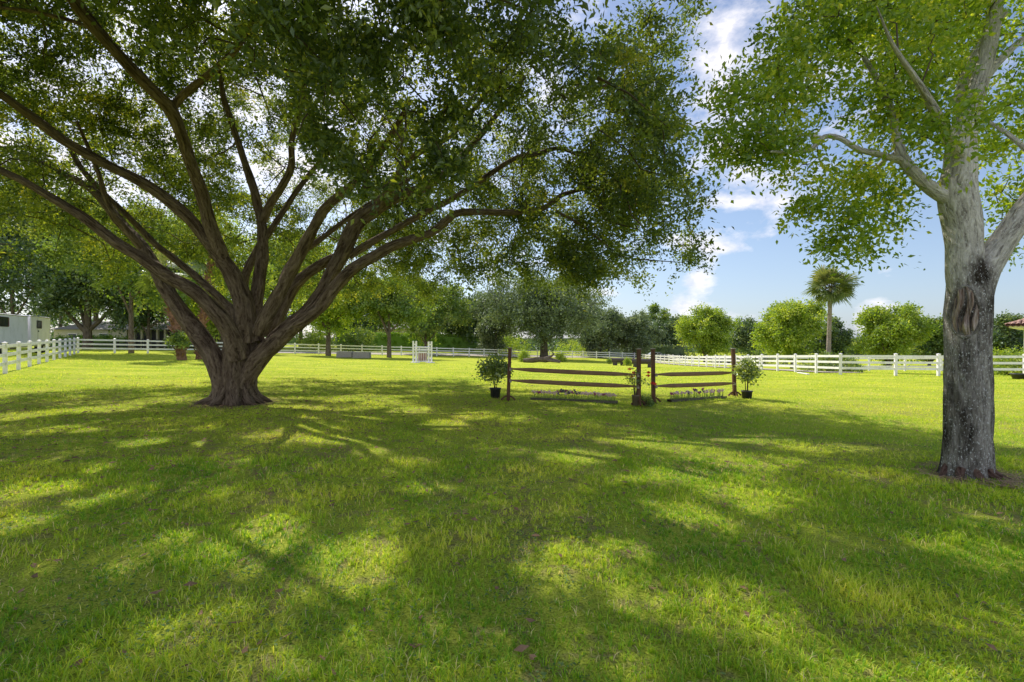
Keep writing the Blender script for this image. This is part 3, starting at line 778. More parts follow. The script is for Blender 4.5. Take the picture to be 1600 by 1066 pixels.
# ------------------------------------------------------------------ the near tree at the right
def right_tree():
    base = gp(1511, 742)
    D0 = base.y
    root = thing('forked_grey_tree', 'near tree at right with pale grey forked trunk and a bare knot scar', 'tree', base)
    off = -np.array(base)
    P = lambda rows: ([np.array(at(a, b, c)) + off for a, b, c, w in rows], [w / 2 * c / F / math.sqrt(1 + ((min(max(a, 0), 1600) - CX) / F) ** 2) for a, b, c, w in rows])
    d = D0

    def fl(l, th):
        k = math.exp(-l / .16)
        return 1 + k * (.16 + .13 * np.sin(4 * th + 2.4) + .10 * np.sin(7 * th)) + .022 * np.sin(5 * th + l * 1.5) + .014 * np.sin(11 * th + l * 3)
    tk = MB()
    pts, rad = P([(1511, 752, d, 90), (1511, 735, d, 88), (1511, 700, d, 86), (1512, 640, d, 83), (1512, 580, d, 81), (1512, 530, d, 82), (1513, 490, d, 85), (1515, 460, d, 83), (1512, 430, d, 74), (1507, 400, d, 62)])
    rad = [r * .91 for r in rad]
    tk.tube(pts, rad, 56, step=.04, lump=.018, seed=5, flare=fl)
    tk.build('trunk', M['bark_grey'], root)
    limbs = [
        [(1510, 455, d, 60), (1507, 420, d, 62), (1506, 385, d, 61), (1503, 350, d, 63), (1498, 320, d, 66), (1496, 295, d, 66), (1500, 262, d, 56), (1502, 225, d, 50), (1512, 180, d, 40), (1530, 130, d, 32), (1543, 80, d, 30), (1553, 25, d, 27), (1560, -60, d, 22), (1568, -160, d, 14)],
        [(1520, 470, d, 60), (1532, 430, d - .02, 58), (1553, 398, d - .05, 52), (1578, 362, d - .1, 48), (1612, 316, d - .15, 46), (1660, 250, d - .2, 40), (1720, 160, d - .3, 32), (1780, 40, d - .3, 20)],
        [(1490, 312, d, 36), (1470, 303, d, 30), (1449, 290, d, 25), (1430, 272, d, 23), (1412, 250, d + .05, 21), (1403, 222, d + .1, 18), (1396, 185, d + .15, 14), (1380, 140, d + .2, 11), (1350, 90, d + .3, 8)],
        [(1412, 253, d + .05, 15), (1390, 246, d, 12), (1362, 239, d - .1, 11), (1338, 232, d - .15, 10), (1312, 216, d - .2, 9), (1288, 214, d - .25, 9), (1270, 231, d - .3, 8), (1240, 238, d - .35, 6), (1205, 237, d - .4, 4)],
        [(1288, 215, d - .25, 5), (1262, 212, d - .3, 4), (1225, 214, d - .3, 3), (1180, 206, d - .35, 2.5)],
        [(1512, 190, d, 26), (1500, 150, d + .3, 22), (1530, 70, d + .5, 18), (1570, 20, d + .7, 12)],
        [(1532, 132, d, 20), (1562, 95, d + .2, 16), (1600, 60, d + .4, 12), (1650, 30, d + .6, 8)],
        [(1500, 240, d - .1, 28), (1470, 190, d - .5, 20), (1435, 130, d - .9, 12), (1395, 70, d - 1.2, 7), (1370, 10, d - 1.4, 2)],
        [(1640, 275, d - .2, 18), (1610, 240, d - .1, 12), (1575, 210, d, 9), (1545, 190, d + .1, 6)],
        [(1405, 235, d + .1, 9), (1370, 262, d + .3, 7), (1345, 300, d + .5, 5), (1325, 345, d + .6, 3)],
        [(1460, 160, d + .4, 14), (1400, 90, d + 1.2, 10), (1330, 40, d + 1.8, 8), (1260, 10, d + 2.2, 5)],
    ]
    nodes = []
    for k, rows in enumerate(limbs):
        p_, r_ = P(rows); mb = MB()
        p2, r2 = mb.tube(p_, r_, 28 if r_[0] > .15 else 12, step=.07, lump=.03, seed=40 + k)
        nodes.append(p2[len(p2) // 3:])
        mb.build('limb', M['bark_grey'], root)
    nodes = np.concatenate(nodes)
    # knot scar on the camera side of the trunk
    kn = MB()
    rk_ = 38.8 * d / F / 1.37; xk_ = at(1513, 490, d).x

    def surf(px):
        a_ = (px - CX) / F; A_ = a_ * a_ + 1; B_ = -2 * (a_ * xk_ + d); C_ = xk_ ** 2 + d * d - (rk_ * 1.01) ** 2
        q_ = B_ * B_ - 4 * A_ * C_
        return (-B_ - math.sqrt(max(q_, 0))) / (2 * A_)
    fr = surf(1508)
    c0 = np.array(at(1511, 492, fr)) + off
    ring, rr = [], []
    for k in range(25):
        a = 2 * PI * k / 24
        px = 1508 + 23 * math.cos(a) * (1 - .10 * math.sin(a)); py = 487 - 40 * math.sin(a)
        dd = surf(px) + .004
        ring.append(np.array(at(px, py, dd)) + off); rr.append(.020 * (1 + .3 * math.sin(3 * a) + .2 * math.sin(7 * a)))
    kn.tube(ring, rr, 10, step=.03, lump=.15, seed=2, cap=False)
    ko = kn.build('knot_rim', M['bark_grey'], root)
    kw = MB()
    n1, n2 = 44, 56; V = []; UV = []
    for i in range(n2 + 1):
        for j in range(n1 + 1):
            u = j / n1 * 2 - 1; v = i / n2 * 2 - 1
            a = math.atan2(v, u); r_ = max(abs(u), abs(v))
            x_ = r_ * math.cos(a); y_ = r_ * math.sin(a)
            px = 1508 + 23 * x_; py = 487 + 40 * y_
            rid = .032 * math.sin(x_ * 9 + 2 * math.sin(y_ * 3.2)) + .02 * math.sin(x_ * 21 + y_ * 2.5 + 2 * math.sin(y_ * 4)) - .05 * math.exp(-((x_ + .05 + .2 * y_) / .16) ** 2) * (1 - abs(y_))
            low = .055 * math.exp(-(((y_ - .55) / .22) ** 2 + (x_ / .45) ** 2))
            dd = surf(px) + .004 - .022 * (1 - r_ ** 4) - rid * (1 - r_ ** 6) - low
            V.append(np.array(at(px, py, dd)) + off); UV.append((x_ * .2, y_ * .3))
    I = np.arange((n1 + 1) * (n2 + 1)).reshape(n2 + 1, n1 + 1)
    kw.add(V, np.stack([I[:-1, :-1], I[1:, :-1], I[1:, 1:], I[:-1, 1:]], -1).reshape(-1, 4), uv=np.array(UV), smooth=True)
    kw.build('knot_scar', M['knot'], root)
    # surface roots
    for k in range(6):
        a = -PI / 2 + (k - 2.5) * .62 + random.uniform(-.12, .12)
        rt = MB(); r1 = .27; L = random.uniform(.10, .24)
        pts = [(r1 * .8 * math.cos(a), r1 * .8 * math.sin(a), .11), (r1 * math.cos(a), r1 * math.sin(a), .05), ((r1 + L) * math.cos(a + .15), (r1 + L) * math.sin(a + .15), -.03)]
        rt.tube(pts, [.055, .04, .012], 10, step=.03, lump=.2, seed=k)
        rt.build('root', M['rootbark'], root)
    rng = np.random.default_rng(8)
    A = lobes([
        (1200, 170, d, .40, .6, .20, 14), (1140, 150, d, .22, .5, .16, 8), (1150, 240, d, .34, .5, .13, 11), (1215, 225, d, .25, .4, .12, 7), (1115, 200, d, .18, .4, .12, 5), (1230, 130, d + .3, .5, .6, .35, 20),
        (1210, 225, d - .3, .4, .4, .22, 12),
        (1265, 60, d + .2, .55, .9, .5, 30), (1350, 90, d, .85, 1.0, .7, 46), (1420, 60, d + .9, .9, .9, .9, 48), (1590, 60, d + 1.5, 1.0, .9, .9, 34),
        (1275, 320, d + .3, .22, .4, .16, 8), (1330, 275, d + .3, .30, .45, .16, 12), (1395, 290, d + .4, .22, .4, .30, 11), (1340, 330, d + .1, .26, .3, .16, 9), (1290, 375, d + .3, .22, .3, .12, 6), (1340, 392, d + .4, .18, .3, .14, 6), (1385, 350, d + .5, .16, .3, .18, 5), (1245, 270, d + .2, .16, .3, .10, 4),
        (1490, 200, d - .7, .36, .3, .26, 12), (1430, 160, d + .2, .45, .5, .45, 20), (1570, 200, d + .8, .5, .5, .5, 22), (1590, 300, d + 1.1, .35, .4, .45, 20), (1560, 375, d + 1.4, .16, .3, .16, 5), (1380, 190, d + .3, .5, .5, .4, 16),
        (1330, 0, d + 1, 1.1, 1.2, .7, 34), (1500, -110, d, 2.2, 2.2, 1.1, 100), (1650, -20, d, 1.8, 1.6, 1.3, 60), (1700, -160, d, 2.5, 2.2, 1.3, 60), (1370, -120, d + 1, 1.5, 1.6, .8, 36),
        (1700, 150, d + .5, .8, .9, .9, 24)], rng) + off
    tw = MB(); network(tw, nodes, A, .28, .0045, 9, .010, sides=5)
    tw.build('twigs', M['twig'], root)
    lf = MB()
    sprays(lf, A, 11, 7, .44, .080, tint0=.52, rng=rng, droop=.25, tcl=.18, wr=.5, gaps=-off)
    lf.build('crown', M['mahleaf'], root)
    # dry straw round the foot
    st = MB()
    for k in range(260):
        a = -PI / 2 + random.gauss(0, .8); r = .42 + abs(random.gauss(0, .13))
        x, y = base.x + r * math.cos(a), base.y + r * math.sin(a); L = random.uniform(.04, .13); b = random.uniform(0, PI)
        z = gzf(x, y) + small(x, y) + random.uniform(.01, .06)
        st.beam((x, y, z), (x + L * math.cos(b), y + L * math.sin(b), z + random.uniform(-.02, .03)), .004, .003)
    tag(st.build('dry_straw', M['straw']), 'dry pinkish straw litter lying at the foot of the grey tree', 'straw', kind='stuff')


right_tree()


# ------------------------------------------------------------------ background trees
def bgtree(name, label, px, D, top, hw, kind, cbot=.28, n=46, leaf=.26, group=None, per=16, sub=7, fork=3, tr=.22, depth=None, lean=0, dens=1.0, trunk='bark_far', seed=None):
    b = gD(px, D)
    seed = seed if seed is not None else int(px * 7 + D)
    rng = np.random.default_rng(seed)
    H = CH - (top - HY) / F * D - b.z
    W = hw / F * D
    dp = depth or W * .8
    root = thing(name, label, 'tree', b, 0, group)
    tb = MB(); zc = H * (cbot + 1) / 2; ch = H * (1 - cbot) / 2
    nodes = []
    p, r = tb.tube([(0, 0, -.2), (lean * .3, 0, H * cbot * .5), (lean, 0, H * cbot), (lean * 1.3, 0, H * .62)], [tr * 1.25, tr, tr * .85, tr * .4], 10, step=.5, lump=.06, seed=seed)
    nodes.append(p[len(p) // 3:])
    for k in range(fork):
        a = 2 * PI * k / fork + rng.uniform(-.4, .4)
        q = [(lean * .8, 0, H * cbot * rng.uniform(.7, 1.1)), (lean + W * .25 * math.cos(a), dp * .25 * math.sin(a), H * (cbot + .12)), (lean + W * .55 * math.cos(a), dp * .55 * math.sin(a), H * (cbot + .32))]
        p, r = tb.tube(q, [tr * .6, tr * .4, tr * .15], 7, step=.5, lump=.05, seed=k)
        nodes.append(p)
    # lumps: several big lobes, anchors lie on their surfaces
    n = int(n * 1.25); K = max(6, int(n / 6)); A = []
    for k in range(K):
        d = rng.normal(size=3); d /= np.linalg.norm(d)
        u = rng.uniform(.35, .85)
        c = np.array((lean + d[0] * W * u, d[1] * dp * u, zc + d[2] * ch * u))
        rr = np.array((W, dp, ch)) * rng.uniform(.18, .42)
        m = int(n / K) + 1
        e = rng.normal(size=(m, 3)); e[:, 2] += .25; e /= np.linalg.norm(e, axis=1)[:, None]
        A.append(c + e * rr * rng.uniform(.6, 1, (m, 1)))
    A = np.concatenate(A); A = A[A[:, 2] > H * cbot * .8]
    n_ = len(A)
    network(tb, np.concatenate(nodes), A, 1.0, .02, seed, .012, sides=4)
    tb.build('trunk', M[trunk], root)
    lf = MB()
    s = W * .30
    sprays(lf, A, int(per * dens * 1.5), sub, max(s, .35), leaf * 1.35, tint0=.5, rng=rng, droop=.2, tcl=.14, tvar=.2, wr=.6, center=(0, 0, zc * .7))
    lf.build('crown', M[kind], root)
    return root


G1 = 'dark trees behind the trailers'
T = [
    # name, label, px, D, top, hw, kind, extra
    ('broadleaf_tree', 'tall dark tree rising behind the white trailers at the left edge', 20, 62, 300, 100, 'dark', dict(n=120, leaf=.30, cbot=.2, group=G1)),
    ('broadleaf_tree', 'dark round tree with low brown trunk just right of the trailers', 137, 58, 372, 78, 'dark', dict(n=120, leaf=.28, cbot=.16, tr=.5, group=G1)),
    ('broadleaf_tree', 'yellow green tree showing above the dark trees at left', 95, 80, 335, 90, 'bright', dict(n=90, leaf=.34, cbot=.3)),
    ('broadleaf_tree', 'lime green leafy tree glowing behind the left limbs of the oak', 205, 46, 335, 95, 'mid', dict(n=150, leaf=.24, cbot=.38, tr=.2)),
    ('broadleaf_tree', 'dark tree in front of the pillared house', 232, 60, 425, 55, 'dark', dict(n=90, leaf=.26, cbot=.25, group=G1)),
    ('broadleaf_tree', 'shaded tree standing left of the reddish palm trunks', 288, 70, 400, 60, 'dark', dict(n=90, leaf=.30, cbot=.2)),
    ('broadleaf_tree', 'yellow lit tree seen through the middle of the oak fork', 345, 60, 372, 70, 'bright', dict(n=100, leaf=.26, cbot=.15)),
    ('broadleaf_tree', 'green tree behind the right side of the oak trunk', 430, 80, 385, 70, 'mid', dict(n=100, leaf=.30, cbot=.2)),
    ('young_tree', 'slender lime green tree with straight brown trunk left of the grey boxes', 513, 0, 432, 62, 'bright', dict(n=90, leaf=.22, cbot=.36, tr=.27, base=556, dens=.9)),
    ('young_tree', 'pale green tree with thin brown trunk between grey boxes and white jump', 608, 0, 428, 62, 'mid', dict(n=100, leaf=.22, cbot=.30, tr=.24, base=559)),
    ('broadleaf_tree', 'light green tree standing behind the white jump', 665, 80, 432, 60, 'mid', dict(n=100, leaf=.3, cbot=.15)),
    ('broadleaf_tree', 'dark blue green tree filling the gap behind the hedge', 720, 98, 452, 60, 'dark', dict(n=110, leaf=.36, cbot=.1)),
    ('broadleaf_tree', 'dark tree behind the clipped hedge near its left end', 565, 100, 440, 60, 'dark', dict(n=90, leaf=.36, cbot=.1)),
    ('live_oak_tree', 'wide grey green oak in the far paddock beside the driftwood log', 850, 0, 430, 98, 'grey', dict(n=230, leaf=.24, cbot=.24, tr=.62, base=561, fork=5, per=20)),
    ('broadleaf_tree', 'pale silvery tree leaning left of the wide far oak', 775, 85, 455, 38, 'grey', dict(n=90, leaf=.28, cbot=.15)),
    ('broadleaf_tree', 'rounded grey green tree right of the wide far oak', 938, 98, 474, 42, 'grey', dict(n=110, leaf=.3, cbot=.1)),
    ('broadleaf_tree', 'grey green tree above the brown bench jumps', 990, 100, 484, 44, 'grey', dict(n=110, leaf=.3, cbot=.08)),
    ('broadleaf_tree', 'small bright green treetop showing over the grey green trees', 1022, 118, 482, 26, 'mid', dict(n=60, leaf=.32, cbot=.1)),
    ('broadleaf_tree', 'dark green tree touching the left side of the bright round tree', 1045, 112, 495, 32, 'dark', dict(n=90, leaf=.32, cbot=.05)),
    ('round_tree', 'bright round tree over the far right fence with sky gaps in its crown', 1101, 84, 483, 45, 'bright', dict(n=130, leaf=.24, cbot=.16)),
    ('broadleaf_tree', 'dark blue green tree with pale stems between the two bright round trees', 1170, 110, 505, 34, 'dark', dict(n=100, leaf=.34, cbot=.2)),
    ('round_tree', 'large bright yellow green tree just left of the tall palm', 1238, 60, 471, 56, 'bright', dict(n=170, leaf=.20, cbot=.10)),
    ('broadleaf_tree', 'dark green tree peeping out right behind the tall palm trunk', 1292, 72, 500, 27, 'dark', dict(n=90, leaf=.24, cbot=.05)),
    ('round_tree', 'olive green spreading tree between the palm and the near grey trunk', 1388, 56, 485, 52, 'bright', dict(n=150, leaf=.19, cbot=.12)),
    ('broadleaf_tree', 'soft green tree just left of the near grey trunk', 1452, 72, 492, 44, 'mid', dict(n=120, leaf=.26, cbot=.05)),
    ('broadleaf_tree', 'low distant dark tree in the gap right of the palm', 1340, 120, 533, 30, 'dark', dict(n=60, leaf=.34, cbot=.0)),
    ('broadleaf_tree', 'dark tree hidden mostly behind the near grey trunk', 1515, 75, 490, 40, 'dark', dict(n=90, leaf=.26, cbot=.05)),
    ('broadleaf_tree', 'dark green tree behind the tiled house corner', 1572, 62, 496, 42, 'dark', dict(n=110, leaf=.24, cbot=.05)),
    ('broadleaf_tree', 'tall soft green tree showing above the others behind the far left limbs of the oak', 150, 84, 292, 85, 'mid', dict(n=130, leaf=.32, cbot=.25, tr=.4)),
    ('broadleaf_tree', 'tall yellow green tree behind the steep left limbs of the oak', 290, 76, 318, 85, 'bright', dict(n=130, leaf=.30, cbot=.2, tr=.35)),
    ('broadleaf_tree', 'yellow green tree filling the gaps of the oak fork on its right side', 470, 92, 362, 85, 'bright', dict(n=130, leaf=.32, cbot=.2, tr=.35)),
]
for (nm, lab, px, D, top, hw, kind, kw) in T:
    if 'base' in kw:
        D = gp(px, kw.pop('base')).y
    bgtree(nm, lab, px, D, top, hw, kind, **kw)

# far-off wood closing the horizon
wd = MB(); rng = np.random.default_rng(77)
A = []
for k in range(1300):
    px = rng.uniform(-1100, 2600); D = rng.uniform(135, 175)
    x = (px - CX) / F * D; hmax = 5.5 + 2.5 * math.sin(px * .013) + 1.5 * math.sin(px * .041 + 1)
    if px < 800: hmax += 4
    if px < 0 or px > 1650: hmax += 5
    z0 = gzf(x, D)
    A.append((x, D, z0 + rng.uniform(0, 1) ** .7 * hmax))
sprays(wd, A, 14, 5, 2.0, .75, tint0=.4, rng=rng, wr=.8)
wd.box(-330, 330, 178, 179, -3, 3.5)
tag(wd.build('distant_wood', M['dark']), 'far-off dark band of woodland along the horizon', 'wood', kind='stuff')


# ------------------------------------------------------------------ shrubs
def shrub(name, label, loc, w, h, kind, n=30, leaf=.12, dens=14, group=None, cat='shrub', seed=1, sub=6, sl=None):
    rng = np.random.default_rng(seed)
    root = thing(name, label, cat, loc, 0, group)
    d = rng.normal(size=(n, 3)); d[:, 2] = np.abs(d[:, 2]); d /= np.linalg.norm(d, axis=1)[:, None]
    A = d * np.array((w, w, h)) * rng.uniform(.45, .9, (n, 1)); A[:, 2] = A[:, 2] * .85 + h * .06
    st = MB()
    for a in A[:min(n, 26)]:
        st.tube([(a[0] * .12, a[1] * .12, -.05), a * np.array((.5, .5, .6)), a], [.02, .014, .007], 4, cap=False)
    st.build('stems', M['twig'], root)
    lf = MB(); sprays(lf, A, dens, sub, sl or max(w, h) * .3, leaf, rng=rng, tint0=.55, droop=.1, wr=.6, center=(0, 0, 0))
    lf.build('foliage', M[kind], root)
    return root


shrub('round_shrub', 'round yellow green shrub beside the tiled house corner', gD(1585, 31.5), 1.75, 1.95, 'bright', 90, .12, 14, seed=3)
shrub('low_shrub', 'low spreading shrub at the foot of the tall palm', gD(1300, 37.5), 2.0, 1.45, 'mid', 80, .14, 12, seed=4)
pb = gp(820, 564)
shrub('small_bush', 'yellow green bush at the left end of the driftwood log', gp(819, 566), .62, 1.45, 'bright', 26, .13, 14, 'yellow green bushes by the far jumps', 'bush', 5)
shrub('small_bush', 'yellow green bush at the right end of the driftwood log', gp(875, 566), .72, 1.4, 'bright', 28, .13, 14, 'yellow green bushes by the far jumps', 'bush', 6)
shrub('small_bush', 'yellow green bush between the two brown bench jumps', gp(983, 572), .38, 1.05, 'bright', 18, .11, 12, 'yellow green bushes by the far jumps', 'bush', 7)
shrub('small_bush', 'dark little bush at the left end of the brown bench jumps', gp(952, 569), .22, .85, 'mid', 12, .11, 12, 'yellow green bushes by the far jumps', 'bush', 8)
shrub('garden_shrub', 'green shrub beyond the fence left of the slender lime tree', gD(492, 74), 3.0, 3.2, 'bright', 60, .22, 12, seed=9)
shrub('garden_shrub', 'leafy green shrub beyond the fence right of the slender lime tree', gD(560, 80), 3.6, 4.6, 'mid', 60, .24, 12, seed=10)
shrub('garden_shrub', 'yellow green shrub under the left side of the far oak', gD(790, 100), 5, 4.6, 'bright', 60, .26, 12, seed=12)
shrub('garden_shrub', 'yellow shrub with palm like leaves under the right side of the far oak', gD(905, 104), 6, 4.4, 'bright', 60, .26, 12, seed=13)
shrub('garden_shrub', 'dull green undergrowth behind the fence near the bright round tree', gD(1190, 80), 4, 2.4, 'mid', 50, .24, 12, seed=14)


def hedge(label, p0, p1, h, w, kind, seed=0, leaf=.14, dens=2.2):
    rng = np.random.default_rng(seed)
    p0 = np.array(p0, float); p1 = np.array(p1, float); L = np.linalg.norm(p1[:2] - p0[:2]); d = (p1 - p0) / L
    nrm = np.array((-d[1], d[0], 0))
    n = int(L * dens * (h + w)); A = []
    for k in range(n):
        t_ = rng.uniform(0, L)
        if rng.random() < .45: s_, z_ = rng.uniform(-w / 2, w / 2), h
        else: s_, z_ = rng.choice([-w / 2, w / 2]), rng.uniform(0, h)
        p = p0 + d * t_ + nrm * s_; p[2] = gzf(p[0], p[1]) + z_
        A.append(p)
    mb = MB(); sprays(mb, np.array(A), 16, 4, .32, leaf, rng=rng, tint0=.55, wr=.7, droop=0)
    for k in range(int(L / 4)):
        a = p0 + d * (k * 4); b = p0 + d * (k * 4 + 4)
        for q in (a, b): q[2] = gzf(q[0], q[1]) + h / 2
        mb.beam(a, b, w * .85, h * .9)
    tag(mb.build('clipped_hedge', M[kind]), label, 'hedge')


hedge('long clipped bright green hedge running behind the far white fence', gD(528, 82), gD(800, 102), 2.9, 1.4, 'hedge', 1, .2)
hedge('dark clipped hedge beyond the far fence right of the blue grey shed', gD(985, 112), gD(1085, 104), 2.6, 1.6, 'dark', 2, .24)
hedge('low green hedge in front of the beige house at left', gD(80, 66), gD(205, 70), 1.5, 1.6, 'hedge', 3, .18)


# ------------------------------------------------------------------ palms
def fan(mb, c, az, el, r, n=26, rng=None, tint=.5, stalk=.9, sm=None):
    rng = rng or RNG
    d = np.array((math.cos(az) * math.cos(el), math.sin(az) * math.cos(el), math.sin(el)))
    side = np.cross(d, (0, 0, 1.)); side /= np.linalg.norm(side); up = np.cross(side, d)
    ro = rng.uniform(-1.1, 1.1); side, up = side * math.cos(ro) + up * math.sin(ro), up * math.cos(ro) - side * math.sin(ro)
    o = np.array(c) + d * stalk
    sm.tube([c, np.array(c) + d * stalk * .5 + np.array((0, 0, .05)), o], [.022, .018, .012], 4, cap=False)
    for k in range(n):
        a = (k / (n - 1) - .5) * 2 * 1.35
        dd = d * math.cos(a) + side * math.sin(a) + up * rng.uniform(-.05, .12); dd /= np.linalg.norm(dd)
        L = r * (1 - .25 * abs(a) / 1.35) * rng.uniform(.85, 1.1)
        w = np.cross(dd, up); w /= np.linalg.norm(w) + 1e-9; w *= .05
        dr = np.array((0, 0, -1.)) * L
        mid = o + dd * L * .5 + dr * .02; m2 = o + dd * L * .8 + dr * .08; tip = o + dd * L + dr * .20
        mb.add([o - w * .3, o + w * .3, mid + w, mid - w, m2 + w * .7, m2 - w * .7, tip], [np.array([(0, 1, 2, 3), (3, 2, 4, 5)]), np.array([(5, 4, 6)])], c=np.clip(tint + rng.normal(0, .15), 0, 1))


def palm(name, label, base, H, rad, nf, fr, trunk='palmtrunk', lean=(0, 0), boots=False, group=None, seed=1):
    rng = np.random.default_rng(seed)
    root = thing(name, label, 'palm tree', base, 0, group)
    tb = MB()
    top = np.array((lean[0], lean[1], H))
    tb.tube([(0, 0, -.2), (lean[0] * .25, lean[1] * .25, H * .33), (lean[0] * .6, lean[1] * .6, H * .66), top], [rad * 1.25, rad, rad * .95, rad * .85], 14, step=.15, lump=.03, seed=seed)
    if boots:
        for k in range(int(H * 26)):
            t_ = rng.uniform(.02, 1); a = rng.uniform(0, 6.28)
            c = top * t_; c = np.array((lean[0] * t_, lean[1] * t_, H * t_))
            d = np.array((math.cos(a), math.sin(a), 0))
            tb.beam(c + d * rad * .7, c + d * (rad + rng.uniform(.14, .34)) + np.array((0, 0, rng.uniform(.12, .40))), .15, .07, e=.35)
    tb.build('trunk', M[trunk], root)
    lf = MB(); sm = MB()
    for k in range(nf):
        az = 2.4 * k + rng.uniform(-.4, .4); el = 1.40 - 2.15 * (k / nf) ** .9 + rng.uniform(-.15, .15)
        fan(lf, top + np.array((0, 0, .1)), az, el, fr * rng.uniform(.8, 1.1), 16, rng, .25 + .55 * (1 - k / nf), fr * rng.uniform(.35, .95), sm)
    sm.build('frond_stalks', M['twig'], root)
    lf.build('crown', M['palm'], root)
    return root


pb = gD(1294, 38)
palm('cabbage_palm', 'tall cabbage palm with single straight trunk against the sky', pb, at(1298, 452, 38).z - pb.z, .155, 60, 1.2, lean=(.2, 0), seed=2)
q = gp(285, 563)
GP = 'shaggy palms behind the oak'
h1 = at(250, 430, q.y).z - q.z
palm('shaggy_palm', 'reddish leaning palm trunk with old leaf bases left of the oak trunk', q, h1, .27, 22, 1.3, 'boot', lean=(-1.4, 0), boots=True, group=GP, seed=4)
q2 = gp(311, 562)
palm('shaggy_palm', 'reddish palm trunk rising behind the thin oak limb', q2, at(330, 400, q2.y).z - q2.z, .22, 22, 1.3, 'boot', lean=(.75, .3), boots=True, group=GP, seed=5)
shrub('fern_clump', 'fern like leaves sprouting from the base of the leaning palm', Vector((q.x, q.y - .45, q.z + 1.0)), .8, 1.1, 'mid', 26, .16, 12, cat='fern', seed=15)


# ------------------------------------------------------------------ white rail fences
post_mb = MB()
post_mb.box(-.068, .068, -.068, .068, -.15, 1.30)
post_mb.box(-.085, .085, -.085, .085, 1.302, 1.33)
post_mb.add([(-.085, -.085, 1.33), (.085, -.085, 1.33), (.085, .085, 1.33), (-.085, .085, 1.33), (0, 0, 1.37)], np.array([(0, 1, 4), (1, 2, 4), (2, 3, 4), (3, 0, 4)]))
POST = None


def fence(label, pts, spacing=2.66, heights=(.42, .80, 1.18), mat='white', rail=(.045, .14), ps=1.0, name='white_fence', group=None, zoff=0):
    global POST
    pts = [np.array(p[:2], float) for p in pts]
    o = (pts[0][0], pts[0][1], gzf(*pts[0]))
    root = thing(name, label, 'fence', o, 0, group)
    P = [pts[0]]
    for a, b in zip(pts[:-1], pts[1:]):
        L = np.linalg.norm(b - a); n = max(1, round(L / spacing))
        for k in range(1, n + 1): P.append(a + (b - a) * k / n)
    Q = [np.array((p[0] - o[0], p[1] - o[1], gzf(*p) - o[2])) for p in P]
    for k, p in enumerate(Q):
        if POST is None or mat != 'white':
            if mat == 'white':
                c = post_mb.build('post', M[mat], root); POST = c
            else:
                b = MB(); b.box(-.07, .07, -.07, .07, -.1, 1.35)
                c = b.build('post', M[mat], root)
        else:
            c = POST.copy(); COL.objects.link(c); c.parent = root
        c.location = p
        d = Q[min(k + 1, len(Q) - 1)] - Q[max(k - 1, 0)]
        c.rotation_euler = (random.uniform(-.012, .012), random.uniform(-.012, .012), math.atan2(d[1], d[0]))
        c.scale = (ps, ps, random.uniform(.99, 1.01))
    for h in heights:
        r = MB()
        for a, b in zip(Q[:-1], Q[1:]):
            r.beam(a + (0, 0, h + random.uniform(-.008, .008)), b + (0, 0, h + random.uniform(-.008, .008)), rail[0], rail[1])
        r.build('rail', M[mat], root)
    return root


cornerL = np.array((-37.9, 42.2)); nearL = np.array((-21.92, 20.9))
dL = (cornerL - nearL) / np.linalg.norm(cornerL - nearL)
fence('white three rail fence coming toward the viewer in front of the trailers', [nearL - dL * 8.0, nearL, cornerL])
far_pts = [cornerL, gD(461, 60)[:2], gD(733, 75)[:2], gD(911, 90)[:2], (24.2, 95.5)]
fence('white three rail fence crossing the far side of the paddock', far_pts, 2.75)
fence('white three rail fence curving along the right side of the paddock', [(24.2, 95.5), (22.8, 68), (21.3, 46), (20.8, 30.6), (23.5, 29.6), (31, 29.2), (36, 29)], 2.62)
fence('second white fence behind the right paddock fence and the palm', [(29.5, 98), (27.5, 66), (25.6, 50), (34, 46), (46, 44)], 2.9, name='white_fence')
fence('black board fence beyond the left corner of the white fence', [gD(60, 58)[:2], gD(330, 66)[:2]], 2.6, (.35, .75, 1.15), 'blackfence', name='black_fence')


def strip(name, pts, w, mat, dz=.03, label=None, cat=None):
    mb = MB(); V = []
    P, _ = catmull(np.array([(*p[:2], 0) for p in pts], float), np.zeros(len(pts)), 2.0)
    T_ = np.gradient(P, axis=0); T_ /= np.linalg.norm(T_, axis=1)[:, None]
    for p, t_ in zip(P, T_):
        nn = np.array((-t_[1], t_[0], 0))
        for s_ in np.linspace(-1, 1, 5):
            q_ = p + nn * s_ * w / 2; V.append((q_[0], q_[1], gzf(q_[0], q_[1]) + small(q_[0], q_[1]) + dz))
    n = len(P); I = np.arange(n * 5).reshape(n, 5)
    mb.add(V, np.stack([I[:-1, :-1], I[1:, :-1], I[1:, 1:], I[:-1, 1:]], -1).reshape(-1, 4), smooth=True)
    return tag(mb.build(name, mat), label, cat, kind='structure')


strip('road', [gD(350, 56), gD(461, 64.5), gD(733, 80.5), gD(911, 96), (31, 101), (60, 104)], 6.0, M['sand'], .035, 'pale sandy drive behind the far fence', 'road')
strip('path', [(25.6, 99), (25.0, 68), (23.6, 46), (23.4, 34)], 3.0, M['sand'], .055, 'pale sandy track outside the right fence', 'path')


